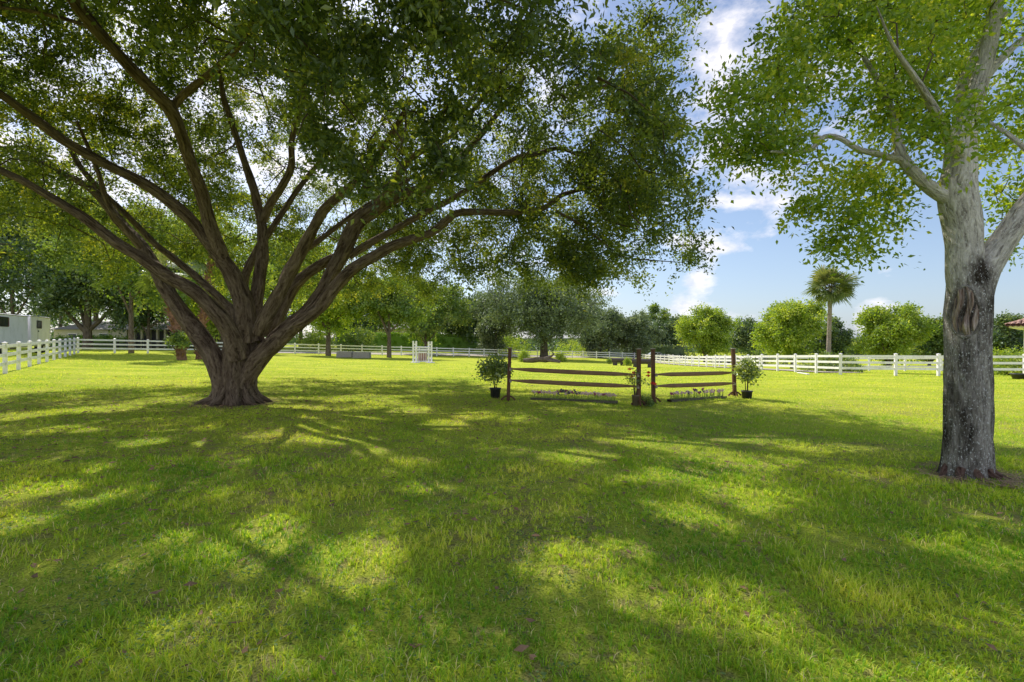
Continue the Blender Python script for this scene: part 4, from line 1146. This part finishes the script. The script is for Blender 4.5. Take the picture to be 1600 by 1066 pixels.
# ------------------------------------------------------------------ brown schooling jumps
def standard(label, px, py, D, H, lean, rz=0.0):
    b = gD(px, D)
    root = thing('jump_standard', label, 'jump standard', b, rz, 'brown jump standards')
    root.rotation_euler = (0, lean, rz)
    p = MB(); p.box(-.05, .05, -.05, .05, .02, H); p.build('post', M['brown'], root, .006)
    c = MB(); c.box(-.062, .062, -.062, .062, H + .002, H + .03); c.build('cap', M['greybox'], root, .004)
    for s_, ax in ((-1, 0), (1, 0), (-1, 1), (1, 1)):
        f = MB()
        pts = []
        for k in range(7):
            t_ = k / 6; x = .05 + t_ * .15; z = .11 * math.cos(t_ * PI / 2) + .02
            pts.append((s_ * x, 0, z) if ax == 0 else (0, s_ * x, z))
        for a_, b_ in zip(pts[:-1], pts[1:]): f.beam(a_, b_, .045, .045, up=(0, 0, 1))
        f.build('foot', M['brown'], root)
    return root, b


sd = {}
SP = [('leftmost brown jump standard beside the larger potted shrub', 794, 13.8, 1.50, .035), ('brown jump standard at the right end of the long rails', 998, 12.95, 1.50, 0),
      ('brown jump standard at the left end of the short rails', 1021, 13.6, 1.50, -.01), ('rightmost brown jump standard beside the right potted shrub', 1148, 15.4, 1.50, -.035)]
bases = []
for lab, px, D, H, lean in SP:
    r_, b_ = standard(lab, px, 0, D, H, lean); bases.append((r_, b_))


def jrail(label, a, b):
    a = Vector(a); b = Vector(b); d = (b - a); L = d.length; d.normalize()
    root = bpy.data.objects.new('x', None)
    bpy.data.objects.remove(root)
    mb = MB(); n = 8
    prof = [(0, .022), (.10, .024), (.16, .03), (.62, .062), (L / 2, .066), (L - .62, .06), (L - .16, .03), (L - .10, .024), (L, .022)]
    V = []
    for t_, r in prof:
        for k in range(n):
            an = 2 * PI * (k + .5) / n
            V.append((t_, r * .7 * math.cos(an), r * math.sin(an) - .012 * math.sin(PI * t_ / L)))
    P = [(i * n + k, i * n + (k + 1) % n, (i + 1) * n + (k + 1) % n, (i + 1) * n + k) for i in range(len(prof) - 1) for k in range(n)]
    mb.add(V, [np.array(P), np.array([tuple(range(n))]), np.array([tuple((len(prof) - 1) * n + k for k in range(n))[::-1]])])
    o = mb.build('jump_rail', M['brownrail'])
    o.location = a; o.rotation_euler = (0, -math.asin(d.z), math.atan2(d.y, d.x))
    tag(o, label, 'jump rail', 'tapered brown jump rails')
    return o


def railpt(px, py, D, dx=0, dy=-.085):
    p = at(px, py, D); return (p.x + dx, p.y + dy, p.z)


def cup(i, p):
    root, b = bases[i]
    c = MB(); loc = Vector(p)
    c.box(-.03, .03, -.05, .04, -.055, -.035); c.box(-.03, .03, -.055, -.045, -.055, .0); c.box(-.035, .035, .03, .04, -.06, .03)
    o = c.build('cup', M['cup'], root)
    bpy.context.view_layer.update()
    o.location = root.matrix_world.inverted() @ loc
    return o


RL = [('upper rail of the long brown jump', 796, 576, 13.8, 997, 585.5, 12.95, 0, 1), ('lower rail of the long brown jump', 796, 594, 13.8, 997, 603.5, 12.95, 0, 1),
      ('upper rail of the short brown jump', 1022, 585, 13.6, 1146, 582, 15.4, 2, 3), ('lower rail of the short brown jump', 1022, 603, 13.6, 1147, 598.5, 15.4, 2, 3)]
for lab, x0, y0, d0, x1, y1, d1, i0, i1 in RL:
    a = railpt(x0, y0, d0); b = railpt(x1, y1, d1)
    jrail(lab, a, b); cup(i0, (a[0] + .03, a[1], a[2])); cup(i1, (b[0] - .03, b[1], b[2]))


def flower_bed(label, a, b, n, h, seed):
    rng = np.random.default_rng(seed)
    h *= 1.2
    a = Vector(a); b = Vector(b); d = b - a; L = d.length
    root = thing('flower_box', label, 'flower box', a, math.atan2(d.y, d.x), 'low boxes of artificial flowers under the brown jumps')
    root.rotation_euler = (0, -math.asin(d.z / L), math.atan2(d.y, d.x))
    f = MB(); f.box(0, L, -.10, -.075, .0, .075); f.build('front_board', M['board'], root, .004)
    f = MB(); f.box(0, L, .075, .10, .0, .07); f.build('back_board', M['board'], root, .004)
    f = MB(); f.box(.003, L - .003, -.073, .073, .005, .05); f.build('filling', M['soil'], root)
    kinds = ['pink'] * 9 + ['magenta'] * 1
    for k in range(n):
        x = .06 + (L - .12) * (k + rng.uniform(-.3, .3)) / (n - 1); x = min(max(x, .03), L - .03)
        y = rng.uniform(-.05, .05)
        midf = abs(x / L - .45) < .14
        m = ['magenta', 'purple', 'purple', 'pink'][int(rng.integers(4))] if midf else kinds[int(rng.integers(len(kinds)))]
        hh = h * rng.uniform(.85, 1.1) * (1.2 if midf and rng.random() < .4 else 1)
        fb = MB()
        fb.beam((x, y, .04), (x + rng.uniform(-.02, .02), y, hh * .8), .012, .008, 0)
        for q_ in range(3):
            an = rng.uniform(0, 6.28); fb.beam((x, y, .06), (x + .045 * math.cos(an), y + .04 * math.sin(an), .06 + rng.uniform(.03, .07)), .022, .004, 0, e=.2)
        for q_ in range(7):
            an = q_ * .9 + rng.uniform(0, 1); r = rng.uniform(.012, .03)
            cx_, cy_, cz_ = x + r * math.cos(an), y + r * math.sin(an), hh + rng.uniform(-.03, .025)
            s_ = rng.uniform(.013, .021)
            fb.lathe((cx_, cy_, cz_), [(0, -s_), (s_ * .9, -s_ * .4), (s_, .3 * s_), (0, s_)], 6, 1)
        fb.build('flower', [M['yellowgreen'], M[m]], root)
    return root


e = lambda px, py: gp(px, py)
a = e(830, 626); b = e(965, 631)
flower_bed('long low flower box with pink blooms under the long brown rails', a, b, 72, .21, 3)
a = e(1046, 628.5); b = e(1132, 623)
flower_bed('shorter flower box of pale pink blooms under the short brown rails', a, b, 54, .21, 4)


def potted(name, label, base, potr, poth, w, h, kind, potmat, leaf=.075, n=40, seed=1, group='potted shrubs beside the brown jumps', stems=3, low=.1, blooms=None, tint=.55):
    rng = np.random.default_rng(seed)
    root = thing(name, label, 'potted plant', base, 0, group)
    p = MB(); p.lathe((0, 0, 0), [(0, .0), (potr * .8, .0), (potr * .98, poth * .9), (potr * 1.08, poth * .905), (potr * 1.08, poth), (potr * .96, poth), (potr * .93, poth * .86)], 22)
    p.build('pot', M[potmat], root)
    s_ = MB(); s_.lathe((0, 0, 0), [(potr * .93, poth * .87), (potr * .5, poth * .9), (0, poth * .91)], 16, 0, .05); s_.build('soil', M['soil'], root)
    A = []
    while len(A) < n:
        d = rng.normal(size=3); d /= np.linalg.norm(d); d *= rng.uniform(.3, .95)
        A.append((d[0] * w, d[1] * w, poth + low + (h - poth - low) * (.5 + d[2] * .5)))
    A = np.array(A)
    st = MB(); nodes = []
    for k in range(stems):
        a_ = 2 * PI * k / stems + .4
        q_ = [(potr * .2 * math.cos(a_), potr * .2 * math.sin(a_), poth * .85), (w * .15 * math.cos(a_), w * .15 * math.sin(a_), poth + (h - poth) * .35), (w * .3 * math.cos(a_), w * .3 * math.sin(a_), poth + (h - poth) * .75)]
        pp, _ = st.tube(q_, [.014, .011, .006], 6, step=.08); nodes.append(pp[2:])
    network(st, np.concatenate(nodes), A, .1, .003, seed, .006, sides=4)
    st.build('stems', M['twig'], root)
    lf = MB(); sprays(lf, A, 8, 3, .13, leaf, rng=rng, tint0=tint, wr=.55, droop=.1)
    lf.build('foliage', M[kind], root)
    for k, (bx, by, bz) in enumerate(blooms or []):
        fb = MB()
        for q_ in range(6):
            an = q_ * PI / 3 + rng.uniform(-.2, .2); rr = rng.uniform(.045, .065)
            dx, dy = math.cos(an) * rr, math.sin(an) * rr * .5
            fb.add([(bx, by, bz), (bx + dx * .7 - dy * .4, by - .02, bz + dy + .02), (bx + dx * 1.2, by - .03, bz + dy * 1.3), (bx + dx * .6 + dy * .5, by - .02, bz + dy - .02)], np.array([(0, 1, 2, 3)]))
            fb.add([(bx, by, bz), (bx + dy * .5, by + dx * .6, bz + .03), (bx + .01, by + dx, bz + .01), (bx - dy * .5, by + dx * .5, bz - .03)], np.array([(0, 1, 2, 3)]))
        fb.build('bloom', M['red'], root)
    return root


b = gp(774, 622); potted('potted_shrub', 'bushy potted shrub in black pot left of the leftmost standard', b, .165, .29, .52, 1.32, 'pot_leaf', 'blackpot', .085, 95, 3)
b = gp(1167, 624); potted('potted_shrub', 'sparser potted shrub in black pot right of the rightmost standard', b, .16, .25, .37, 1.28, 'pot_leaf', 'blackpot', .08, 62, 4, low=.22, tint=.72)
b = gp(993, 634)
bl = [(gx, gy, gz_) for (gx, gy, gz_) in [((984 - 993) / F * 13.2, .05, .97), ((1000 - 993) / F * 13.2, .08, .93), ((989 - 993) / F * 13.2, -.05, .88), ((987 - 993) / F * 13.2, 0, .76), ((1013 - 993) / F * 13.2, .05, .88), ((1012 - 993) / F * 13.2, .02, .80), ((1018 - 993) / F * 13.2, -.03, .60), ((1022 - 993) / F * 13.2, 0, .58)]]
potted('flowering_plant', 'red flowering plant in tan pot behind the middle standard', b, .10, .28, .36, .98, 'pot_leaf', 'tanpot', .05, 22, 5, group=None, blooms=bl, stems=5)
shrub('low_plant', 'low dark green plant between the two middle standards', gp(1008, 634), .2, .26, 'mid', 14, .05, 10, cat='plant', seed=16)


# ------------------------------------------------------------------ far jumps
def white_jump():
    a = gp(648, 567); b = gD(672, a.y + .8)
    d = b - a; L = d.length
    GJ = 'white jump standards'
    for i, (p, lab) in enumerate(((a, 'left white jump standard beside the red striped panel'), (b, 'right white jump standard beside the red striped panel'))):
        r = thing('white_standard', lab, 'jump standard', p, math.atan2(d.y, d.x), GJ)
        for s_ in (-1, 1):
            m_ = MB(); m_.box(-.06 + s_ * .14, .06 + s_ * .14, -.06, .06, .07, 1.95); m_.build('post', M['white'], r)
        m_ = MB(); m_.box(-.3, .3, -.4, .4, 0, .068); m_.build('base', M['white'], r)
        for z in (.35, 1.15, 1.6):
            m_ = MB(); m_.box(-.079, .079, -.03, .03, z, z + .1); m_.build('crosspiece', M['white'], r)
    r = thing('striped_panel', 'white panel with faded red vertical blocks between white standards', 'jump panel', a, math.atan2(d.y, d.x))
    m_ = MB(); m_.box(.32, L - .32, -.03, .03, .06, .16); m_.box(.32, L - .32, -.03, .03, .86, .98)
    n = 5; w = (L - .64) / n
    for k in range(n + 1): m_.box(.32 + k * w - .025, .32 + k * w + .025, -.028, .028, .161, .859)
    m_.build('frame', M['white'], r)
    for k in range(n):
        m_ = MB(); m_.box(.32 + k * w + .026, .32 + (k + 1) * w - .026, -.015, .015, .17, .85); m_.build('block', M['redpanel'], r)
    for k, z in enumerate((1.2, 1.42)):
        m_ = MB(); q = MB()
        m_.tube([(a.x, a.y - .1, a.z + z), (b.x, b.y - .1, b.z + z)], [.05, .05], 10, step=.5)
        tag(m_.build('white_rail', M['white']), ['lower white rail above the red striped panel', 'upper white rail above the red striped panel'][k], 'jump rail')


white_jump()


def greybox(px0, px1, py, lab):
    a = gp(px0, py); b = gp(px1, py + .6); b = gD(px1, a.y - .15)
    d = b - a; L = d.length
    r = thing('grey_box', lab, 'jump box', a, math.atan2(d.y, d.x), 'grey wooden jump boxes')
    m_ = MB(); h = .66; m_.add([(0, 0, 0), (L, 0, 0), (L, .8, 0), (0, .8, 0), (.02, .06, h), (L - .02, .06, h), (L - .02, .74, h), (.02, .74, h)],
                              np.array([(3, 2, 1, 0), (4, 5, 6, 7), (0, 1, 5, 4), (1, 2, 6, 5), (2, 3, 7, 6), (3, 0, 4, 7)]))
    m_.build('body', M['greybox'], r, .02)
    m_ = MB()
    for k in range(3): m_.box(.03, L - .03, .02 + k * .018, .03 + k * .018, .14 + k * .2, .155 + k * .2)
    m_.build('batten', M['shade'], r)


greybox(525, 549.5, 559, 'left grey wooden jump box beside the slender lime tree')
greybox(550.5, 576, 560, 'right grey wooden jump box beside the slender lime tree')


def bench(px0, px1, py, lab):
    a = gp(px0, py); b = gD(px1, a.y - .5); d = b - a; L = d.length
    r = thing('bench_jump', lab, 'jump', a, math.atan2(d.y, d.x), 'brown bench shaped jumps')
    m_ = MB(); m_.tube([(0, 0, .55), (L, 0, .55)], [.24, .24], 12, step=.6, lump=.03); m_.build('log_top', M['benchwood'], r)
    for x in (.35, L - .35):
        m_ = MB(); m_.box(x - .22, x + .22, -.2, .2, 0, .4); m_.build('block', M['benchwood'], r, .02)


bench(956, 978, 571, 'left brown bench shaped log jump in the far paddock')
bench(987, 1022, 574, 'right brown bench shaped log jump in the far paddock')

q = gp(850, 567.5); s = q.y / F
dw = thing('driftwood_log', 'grey brown driftwood log lying at the foot of the wide far oak', 'log', q)
m_ = MB(); m_.tube([(-32 * s, 0, .28), (-20 * s, -.2, .32), (-8 * s, 0, .40), (2 * s, .1, .38), (12 * s, .1, .35), (26 * s, -.1, .15)], [.26, .3, .28, .3, .22, .1], 12, step=.3, lump=.12, seed=3); m_.build('trunk', M['bark_far'], dw)
m_ = MB(); m_.tube([(0, .1, .42), (8 * s, .1, .62), (16 * s, .05, 1.05)], [.26, .2, .09], 10, step=.2, lump=.1, seed=4); m_.build('limb', M['bark_far'], dw)
m_ = MB(); m_.tube([(4 * s, 0, .3), (14 * s, -.3, .22), (24 * s, -.7, .08)], [.18, .14, .06], 10, step=.2, lump=.1, seed=6); m_.build('limb', M['bark_far'], dw)

q0 = gp(1247, 583.5); q1 = gp(1263, 586)
m_ = MB(); m_.beam(q0 + Vector((0, 0, .05)), q1 + Vector((0, 0, .05)), .14, .05)
tag(m_.build('white_board', M['white']), 'white board lying on the grass before the right fence', 'board')

q = gp(1594, 593)
tb_ = thing('dark_tub', 'dark low tub on the grass at the right edge below the fence', 'tub', q)
m_ = MB(); m_.lathe((0, 0, 0), [(0, 0), (.28, .0), (.36, .24), (.40, .25), (.40, .30), (.33, .30), (.30, .12)], 20); m_.build('basin', M['blackpot'], tb_)
m_ = MB(); m_.lathe((0, 0, 0), [(.315, .18), (0, .19)], 16, 0, .05); m_.build('soil', M['soil'], tb_)


# ------------------------------------------------------------------ trailers
def trailer(label, p0, p1, H, z0, wins, group):
    p0 = Vector(p0); p1 = Vector(p1); d = p1 - p0; L = Vector((d.x, d.y)).length
    ang = math.atan2(d.y, d.x)
    base = Vector((p0.x, p0.y, (gzf(p0.x, p0.y) + gzf(p1.x, p1.y)) / 2))
    r = thing('horse_trailer', label, 'trailer', base, ang, group)
    # local x along the side, y away from the viewer's side
    W = 2.35
    b_ = MB(); b_.box(0, L, 0, W, z0, H); b_.build('body', M['trailer'], r, .07)
    m_ = MB(); m_.box(-.02, L + .02, -.03, W + .03, H - .10, H - .03); m_.build('roof_rim', M['trim'], r, .01)
    m_ = MB(); m_.box(0.05, L - .05, -.018, -.002, z0 + .05, z0 + .32); m_.build('gravel_guard', M['trim'], r)
    for (x, z, w, h) in wins:
        f = MB(); f.box(x - w / 2 - .05, x + w / 2 + .05, -.03, -.004, z - h / 2 - .05, z + h / 2 + .05); fo = f.build('window', M['shade'], r)
        f = MB(); f.box(x - w / 2, x + w * .12, -.038, -.031, z - h / 2, z + h / 2); f.build('pane', M['glass'], fo)
        f = MB(); f.box(x + w * .16, x + w / 2, -.038, -.031, z - h / 2, z + h / 2); f.build('pane', M['glass'], fo)
        f = MB(); f.box(x + w / 2 + .052, x + w / 2 + .14, -.02, -.004, z - h / 2, z + h / 2); f.build('marker_light', M['maroon'], r)
    for x in (L * .40, L * .40 + .95):
        w_ = MB()
        w_.add(*(lambda n, R_: ([(x + R_ * k_ * math.cos(2 * PI * i / n), yy, .38 + R_ * k_ * math.sin(2 * PI * i / n)) for yy, k_ in ((-.05, .62), (-.08, .95), (-.02, 1), (.2, 1)) for i in range(n)],
                               [np.array([(j * n + i, j * n + (i + 1) % n, (j + 1) * n + (i + 1) % n, (j + 1) * n + i) for j in range(3) for i in range(n)])]))(20, .38))
        wo = w_.build('wheel', M['tyre'], r)
        h_ = MB(); n = 16
        h_.add([(x + .235 * math.cos(2 * PI * i / n), -.045, .38 + .235 * math.sin(2 * PI * i / n)) for i in range(n)], np.array([tuple(range(n))])); h_.build('rim', M['trim'], wo)
    m_ = MB(); m_.box(L * .40 - .55, L * .40 + 1.5, -.14, -.003, .86, .92); m_.build('fender', M['trim'], r, .02)
    m_ = MB(); m_.box(L * .33, L * .33 + .02, -.012, -.002, z0 + .35, H - .2); m_.build('door_seam', M['shade'], r)
    m_ = MB(); m_.box(L * .34, L * .34 + .10, -.05, -.003, 1.75, 1.85); m_.build('latch', M['shade'], r)
    return r


D1, D2, D3 = 34.5, 38.0, 42.5
A1 = np.array(((44 - CX) / F * D2, D2)); A0 = np.array(((0 - CX) / F * D1, D1)); dd = (A0 - A1) / np.linalg.norm(A0 - A1)
P_ = A1 + dd * 7.5
B0 = np.array(((48 - CX) / F * 38.6, 38.6)); B1 = np.array(((79 - CX) / F * D3, D3))
trailer('white horse trailer cut off by the left edge with a wide dark window', (*P_, 0), (*A1, 0), 3.05, .55, [(7.5 - 3.4, 2.45, 1.15, .62), (7.5 - 6.0, 2.4, .7, .5)], 'white horse trailers parked behind the left fence')
trailer('white horse trailer parked deeper behind the left fence with one small window', (*B0, 0), (*B1, 0), 3.05, .55, [(1.75, 2.35, .95, .55)], 'white horse trailers parked behind the left fence')


# ------------------------------------------------------------------ houses
def house(name, label, px0, px1, D, eave, ridge, wall, roofm, wins=(), pillars=0, depth=8, rz=0, porch=False, ov=.5):
    a = gD(px0, D); L = (px1 - px0) / F * D
    r = thing(name, label, 'house', a, rz)
    w = MB(); w.box(0, L, 0, depth, -.2, eave); w.build('wall', M[wall], r)
    f = MB(); o = ov; zz = eave + .005
    f.add([(-o, -o - (1.6 if porch else 0), zz), (L + o, -o - (1.6 if porch else 0), zz), (L + o, depth + o, zz), (-o, depth + o, zz), (depth * .3, depth / 2, ridge), (L - depth * .3, depth / 2, ridge)],
          [np.array([(0, 1, 5, 4), (2, 3, 4, 5)]), np.array([(1, 2, 5), (3, 0, 4)]), np.array([(3, 2, 1, 0)])])
    f.build('roof', M[roofm], r)
    for (x, z, ww, hh) in wins:
        q_ = MB(); q_.box(x - ww / 2, x + ww / 2, -.03, -.004, z, z + hh); fo = q_.build('window', M['white'], r)
        q_ = MB(); q_.box(x - ww / 2 + .08, x + ww / 2 - .08, -.04, -.031, z + .08, z + hh - .08); q_.build('pane', M['glass'], fo)
    for k in range(pillars):
        q_ = MB(); x = L * (k + .5) / pillars; q_.box(x - .14, x + .14, -1.7, -1.42, 0, eave); q_.build('pillar', M['beige'], r)
    return r


house('beige_house', 'low beige house wall half hidden behind the dark trees at left', 84, 205, 78, 2.9, 4.4, 'beige', 'roofgrey', [(3, 1, 1.4, 1.3), (8, 1, 1.4, 1.3)])
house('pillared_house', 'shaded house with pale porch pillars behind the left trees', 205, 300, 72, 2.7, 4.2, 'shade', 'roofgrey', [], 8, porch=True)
house('cream_house', 'small cream house seen above the hedge behind the thin trunk', 575, 645, 112, 4.0, 5.8, 'beige', 'roofgrey', [(2.5, 1.6, 1.4, 1.6), (6, 1.6, 1.4, 1.6)])
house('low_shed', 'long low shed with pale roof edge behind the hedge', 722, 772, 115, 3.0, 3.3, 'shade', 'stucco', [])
house('blue_grey_shed', 'blue grey shed with flat pale roof beyond the far fence', 925, 985, 112, 2.6, 3.0, 'bluegrey', 'trim', [(3.5, 1, 1.4, 1.2)])

# tiled house at the right edge
hr = thing('tiled_house', 'house corner with terracotta tiled roof at the right edge', 'house', gD(1600, 39), math.radians(-50))
s = 32.5 / F
w = MB(); w.box(1.2, 7, 1.2, 9, -.3, 3.60); w.build('wall', M['stucco'], hr)
w = MB(); w.box(-.02, .36, -.02, .36, .75, 3.60); w.build('column', M['stucco'], hr, .02)
w = MB(); w.box(-.14, .48, -.14, .48, -.3, .748); w.build('column_base', M['stone'], hr, .03)
w = MB(); w.box(-.8, 7, -.8, 9, 3.61, 3.77); w.build('fascia', M['stucco'], hr)
w = MB()
for k in range(26):
    for j in range(12):
        x0 = -1.0 + k * .30; y0 = -1.0 + j * .42
        zb = 3.78 + .38 * min(x0 + 1.0, y0 + 1.0, 3.0)
        if x0 + 1.0 > y0 + 1.0 - .01:
            w.tube([(x0 + .15, y0, zb + .05), (x0 + .15, y0 + .46, zb + .05 + (.18 if x0 > y0 else 0))], [.15, .13], 8, cap=True)
        else:
            pass
for j in range(30):
    for k in range(8):
        y0 = -1.0 + j * .30; x0 = -1.0 + k * .42
        if y0 > x0:
            zb = 3.78 + .38 * (x0 + 1.0)
            w.tube([(x0, y0 + .15, zb + .05), (x0 + .46, y0 + .15, zb + .23)], [.15, .13], 8, cap=True)
w.add([(-1, -1, 3.78), (7, -1, 3.78), (7, 2, 4.90), (2, 2, 4.90), (-1, 9, 3.78), (2, 9, 4.90)], np.array([(0, 1, 2, 3), (4, 0, 3, 5)]))
w.build('tile_roof', M['tile'], hr)


# parked cars glimpsed behind the far fence
def car(label, px, D, rz, seed):
    b = gD(px, D); r = thing('parked_car', label, 'car', b, rz, 'cars parked beyond the far right fence')
    prof = [(-2.2, .35), (2.2, .35), (2.25, .75), (1.5, .92), (.9, .98), (.35, 1.42), (-1.2, 1.46), (-1.85, 1.0), (-2.25, .92)]
    m_ = MB(); V = [(x, y, z) for y in (-.88, .88) for x, z in prof]; n = len(prof)
    m_.add(V, [np.array([(i, (i + 1) % n, n + (i + 1) % n, n + i) for i in range(n)]), np.array([tuple(range(n))[::-1]]), np.array([tuple(range(n, 2 * n))])])
    m_.build('body', M['carpaint'], r, .06)
    m_ = MB()
    for y in (-.886, .882): m_.add([(.80, y, .98), (.33, y, 1.36), (-1.15, y, 1.38), (-1.7, y, 1.0)], np.array([(0, 1, 2, 3)]))
    m_.build('side_windows', M['glass'], r)
    for x in (-1.4, 1.4):
        for y in (-.9, .72):
            w_ = MB(); w_.add([(x + .33 * math.cos(2 * PI * i / 16), y + yy, .33 + .33 * math.sin(2 * PI * i / 16)) for yy in (0, .18) for i in range(16)],
                              [np.array([(i, (i + 1) % 16, 16 + (i + 1) % 16, 16 + i) for i in range(16)]), np.array([tuple(range(16))]), np.array([tuple(range(16, 32))])])
            w_.build('wheel', M['tyre'], r)


car('silver car roof seen over the fence left of the rightmost standard', 1131, 78, .2, 1)
car('silver car beyond the fence right above the middle standards', 1027, 104, .1, 2)


# ------------------------------------------------------------------ light, sky, camera
sun = bpy.data.lights.new('sun', 'SUN'); sun.energy = 5.0; sun.angle = math.radians(.53); sun.color = (1, .94, .82)
so = bpy.data.objects.new('sun', sun); COL.objects.link(so); so.rotation_euler = (-to_sun).to_track_quat('-Z', 'Y').to_euler()

wld = bpy.data.worlds.new('World'); SC.world = wld; wld.use_nodes = True


class WT(NT):
    def __init__(s, w_):
        s.t = w_.node_tree; s.t.nodes.clear(); s.out = s.t.nodes.new('ShaderNodeOutputWorld')


t = WT(wld)
sky = t.n('TexSky', _sky_type='NISHITA')
sky.sun_disc = False; sky.sun_elevation = EL; sky.sun_rotation = AZ; sky.altitude = 0; sky.air_density = 1.0; sky.dust_density = 1.2; sky.ozone_density = 1.5
dirn = t.n('TexCoord').outputs['Generated']
sp = t.n('SeparateXYZ'); t.t.links.new(dirn, sp.inputs[0])
yy = t.math('MAXIMUM', sp.outputs[1], .08)
u = t.math('DIVIDE', sp.outputs[0], yy); v = t.math('DIVIDE', sp.outputs[2], yy)


def blob(px, py, rx, ry, amp=1.0):
    a_ = t.math('DIVIDE', t.math('SUBTRACT', u, (px - CX) / F), rx / F)
    b_ = t.math('DIVIDE', t.math('SUBTRACT', v, (HY - py) / F), ry / F)
    r2 = t.math('ADD', t.math('MULTIPLY', a_, a_), t.math('MULTIPLY', b_, b_))
    return t.math('MULTIPLY', t.math('POWER', 2.718, t.math('MULTIPLY', r2, -1.0)), amp)


blobs = [(1075, 376, 46, 17, .75), (1130, 388, 45, 8, .45), (1090, 438, 24, 18, .65), (1060, 478, 40, 18, .55), (1100, 410, 26, 26, .35), (1150, 316, 75, 12, .6), (1200, 280, 60, 26, .25), (1125, 80, 46, 140, .36), (1140, 240, 60, 40, .2),
         (1375, 480, 30, 16, .8), (1345, 508, 22, 30, .6), (300, 200, 700, 260, .62), (860, 430, 60, 60, .35), (1330, 60, 260, 190, .45), (1140, 490, 60, 12, .30), (945, 458, 60, 8, .3), (0, 330, 200, 90, .4), (1355, 448, 30, 10, .25)]
acc = None
for b_ in blobs:
    x_ = blob(*b_); acc = x_ if acc is None else t.math('ADD', acc, x_)
back = t.math('ADD', t.math('MULTIPLY', sp.outputs[1], -1.6), .1, clamp=True)      # unseen bright cloud added behind the viewer as fill for camera-facing sides
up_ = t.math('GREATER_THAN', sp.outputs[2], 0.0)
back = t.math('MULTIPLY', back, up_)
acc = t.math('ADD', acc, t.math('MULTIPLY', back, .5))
cn = t.noise(t.mapping(dirn, (1, 1, 2.0)), 7.5, 9, .62, .25)
cn2 = t.noise(t.mapping(dirn, (1, 1, 1.6)), 22, 6, .6)
cc = t.math('ADD', t.math('ADD', acc, t.math('MULTIPLY', t.math('SUBTRACT', cn, .5), 1.7)), t.math('MULTIPLY', t.math('SUBTRACT', cn2, .5), .55))
cm = t.ramp(cc, [(.30, (0, 0, 0)), (.52, (.45, .45, .45)), (.85, (1, 1, 1))])
skyc = t.mix(1.0, sky.outputs[0], (.135, .14, .15, 1), 'MULTIPLY')
haze = t.math('POWER', t.math('SUBTRACT', 1.0, t.math('MAXIMUM', sp.outputs[2], 0.0), clamp=True), 4.0)
skyc = t.mix(t.math('MULTIPLY', haze, .38), skyc, (.62, .76, 1.05, 1))
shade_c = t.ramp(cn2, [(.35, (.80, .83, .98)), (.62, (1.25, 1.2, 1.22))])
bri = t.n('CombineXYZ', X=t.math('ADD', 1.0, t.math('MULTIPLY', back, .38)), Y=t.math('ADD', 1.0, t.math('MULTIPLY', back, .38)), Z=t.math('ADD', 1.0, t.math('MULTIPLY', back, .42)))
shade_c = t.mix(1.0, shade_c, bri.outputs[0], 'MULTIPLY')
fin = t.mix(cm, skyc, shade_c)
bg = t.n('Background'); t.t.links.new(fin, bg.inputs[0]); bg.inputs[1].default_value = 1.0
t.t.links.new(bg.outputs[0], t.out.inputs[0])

cam = bpy.data.cameras.new('camera'); cam.sensor_width = 36; cam.lens = F / 1600 * 36; cam.clip_end = 5000; cam.clip_start = .05
cam.shift_y = (HY - 533) / 1600
co = bpy.data.objects.new('camera', cam); COL.objects.link(co); co.location = (0, 0, CH); co.rotation_euler = (PI / 2, 0, 0)
SC.camera = co
SC.view_settings.view_transform = 'Standard'; SC.view_settings.look = 'None'; SC.view_settings.exposure = 0
SC.render.engine = 'CYCLES'
SC.cycles.max_bounces = 8; SC.cycles.diffuse_bounces = 6; SC.cycles.transmission_bounces = 8; SC.cycles.transparent_max_bounces = 4
SC.cycles.use_denoising = True
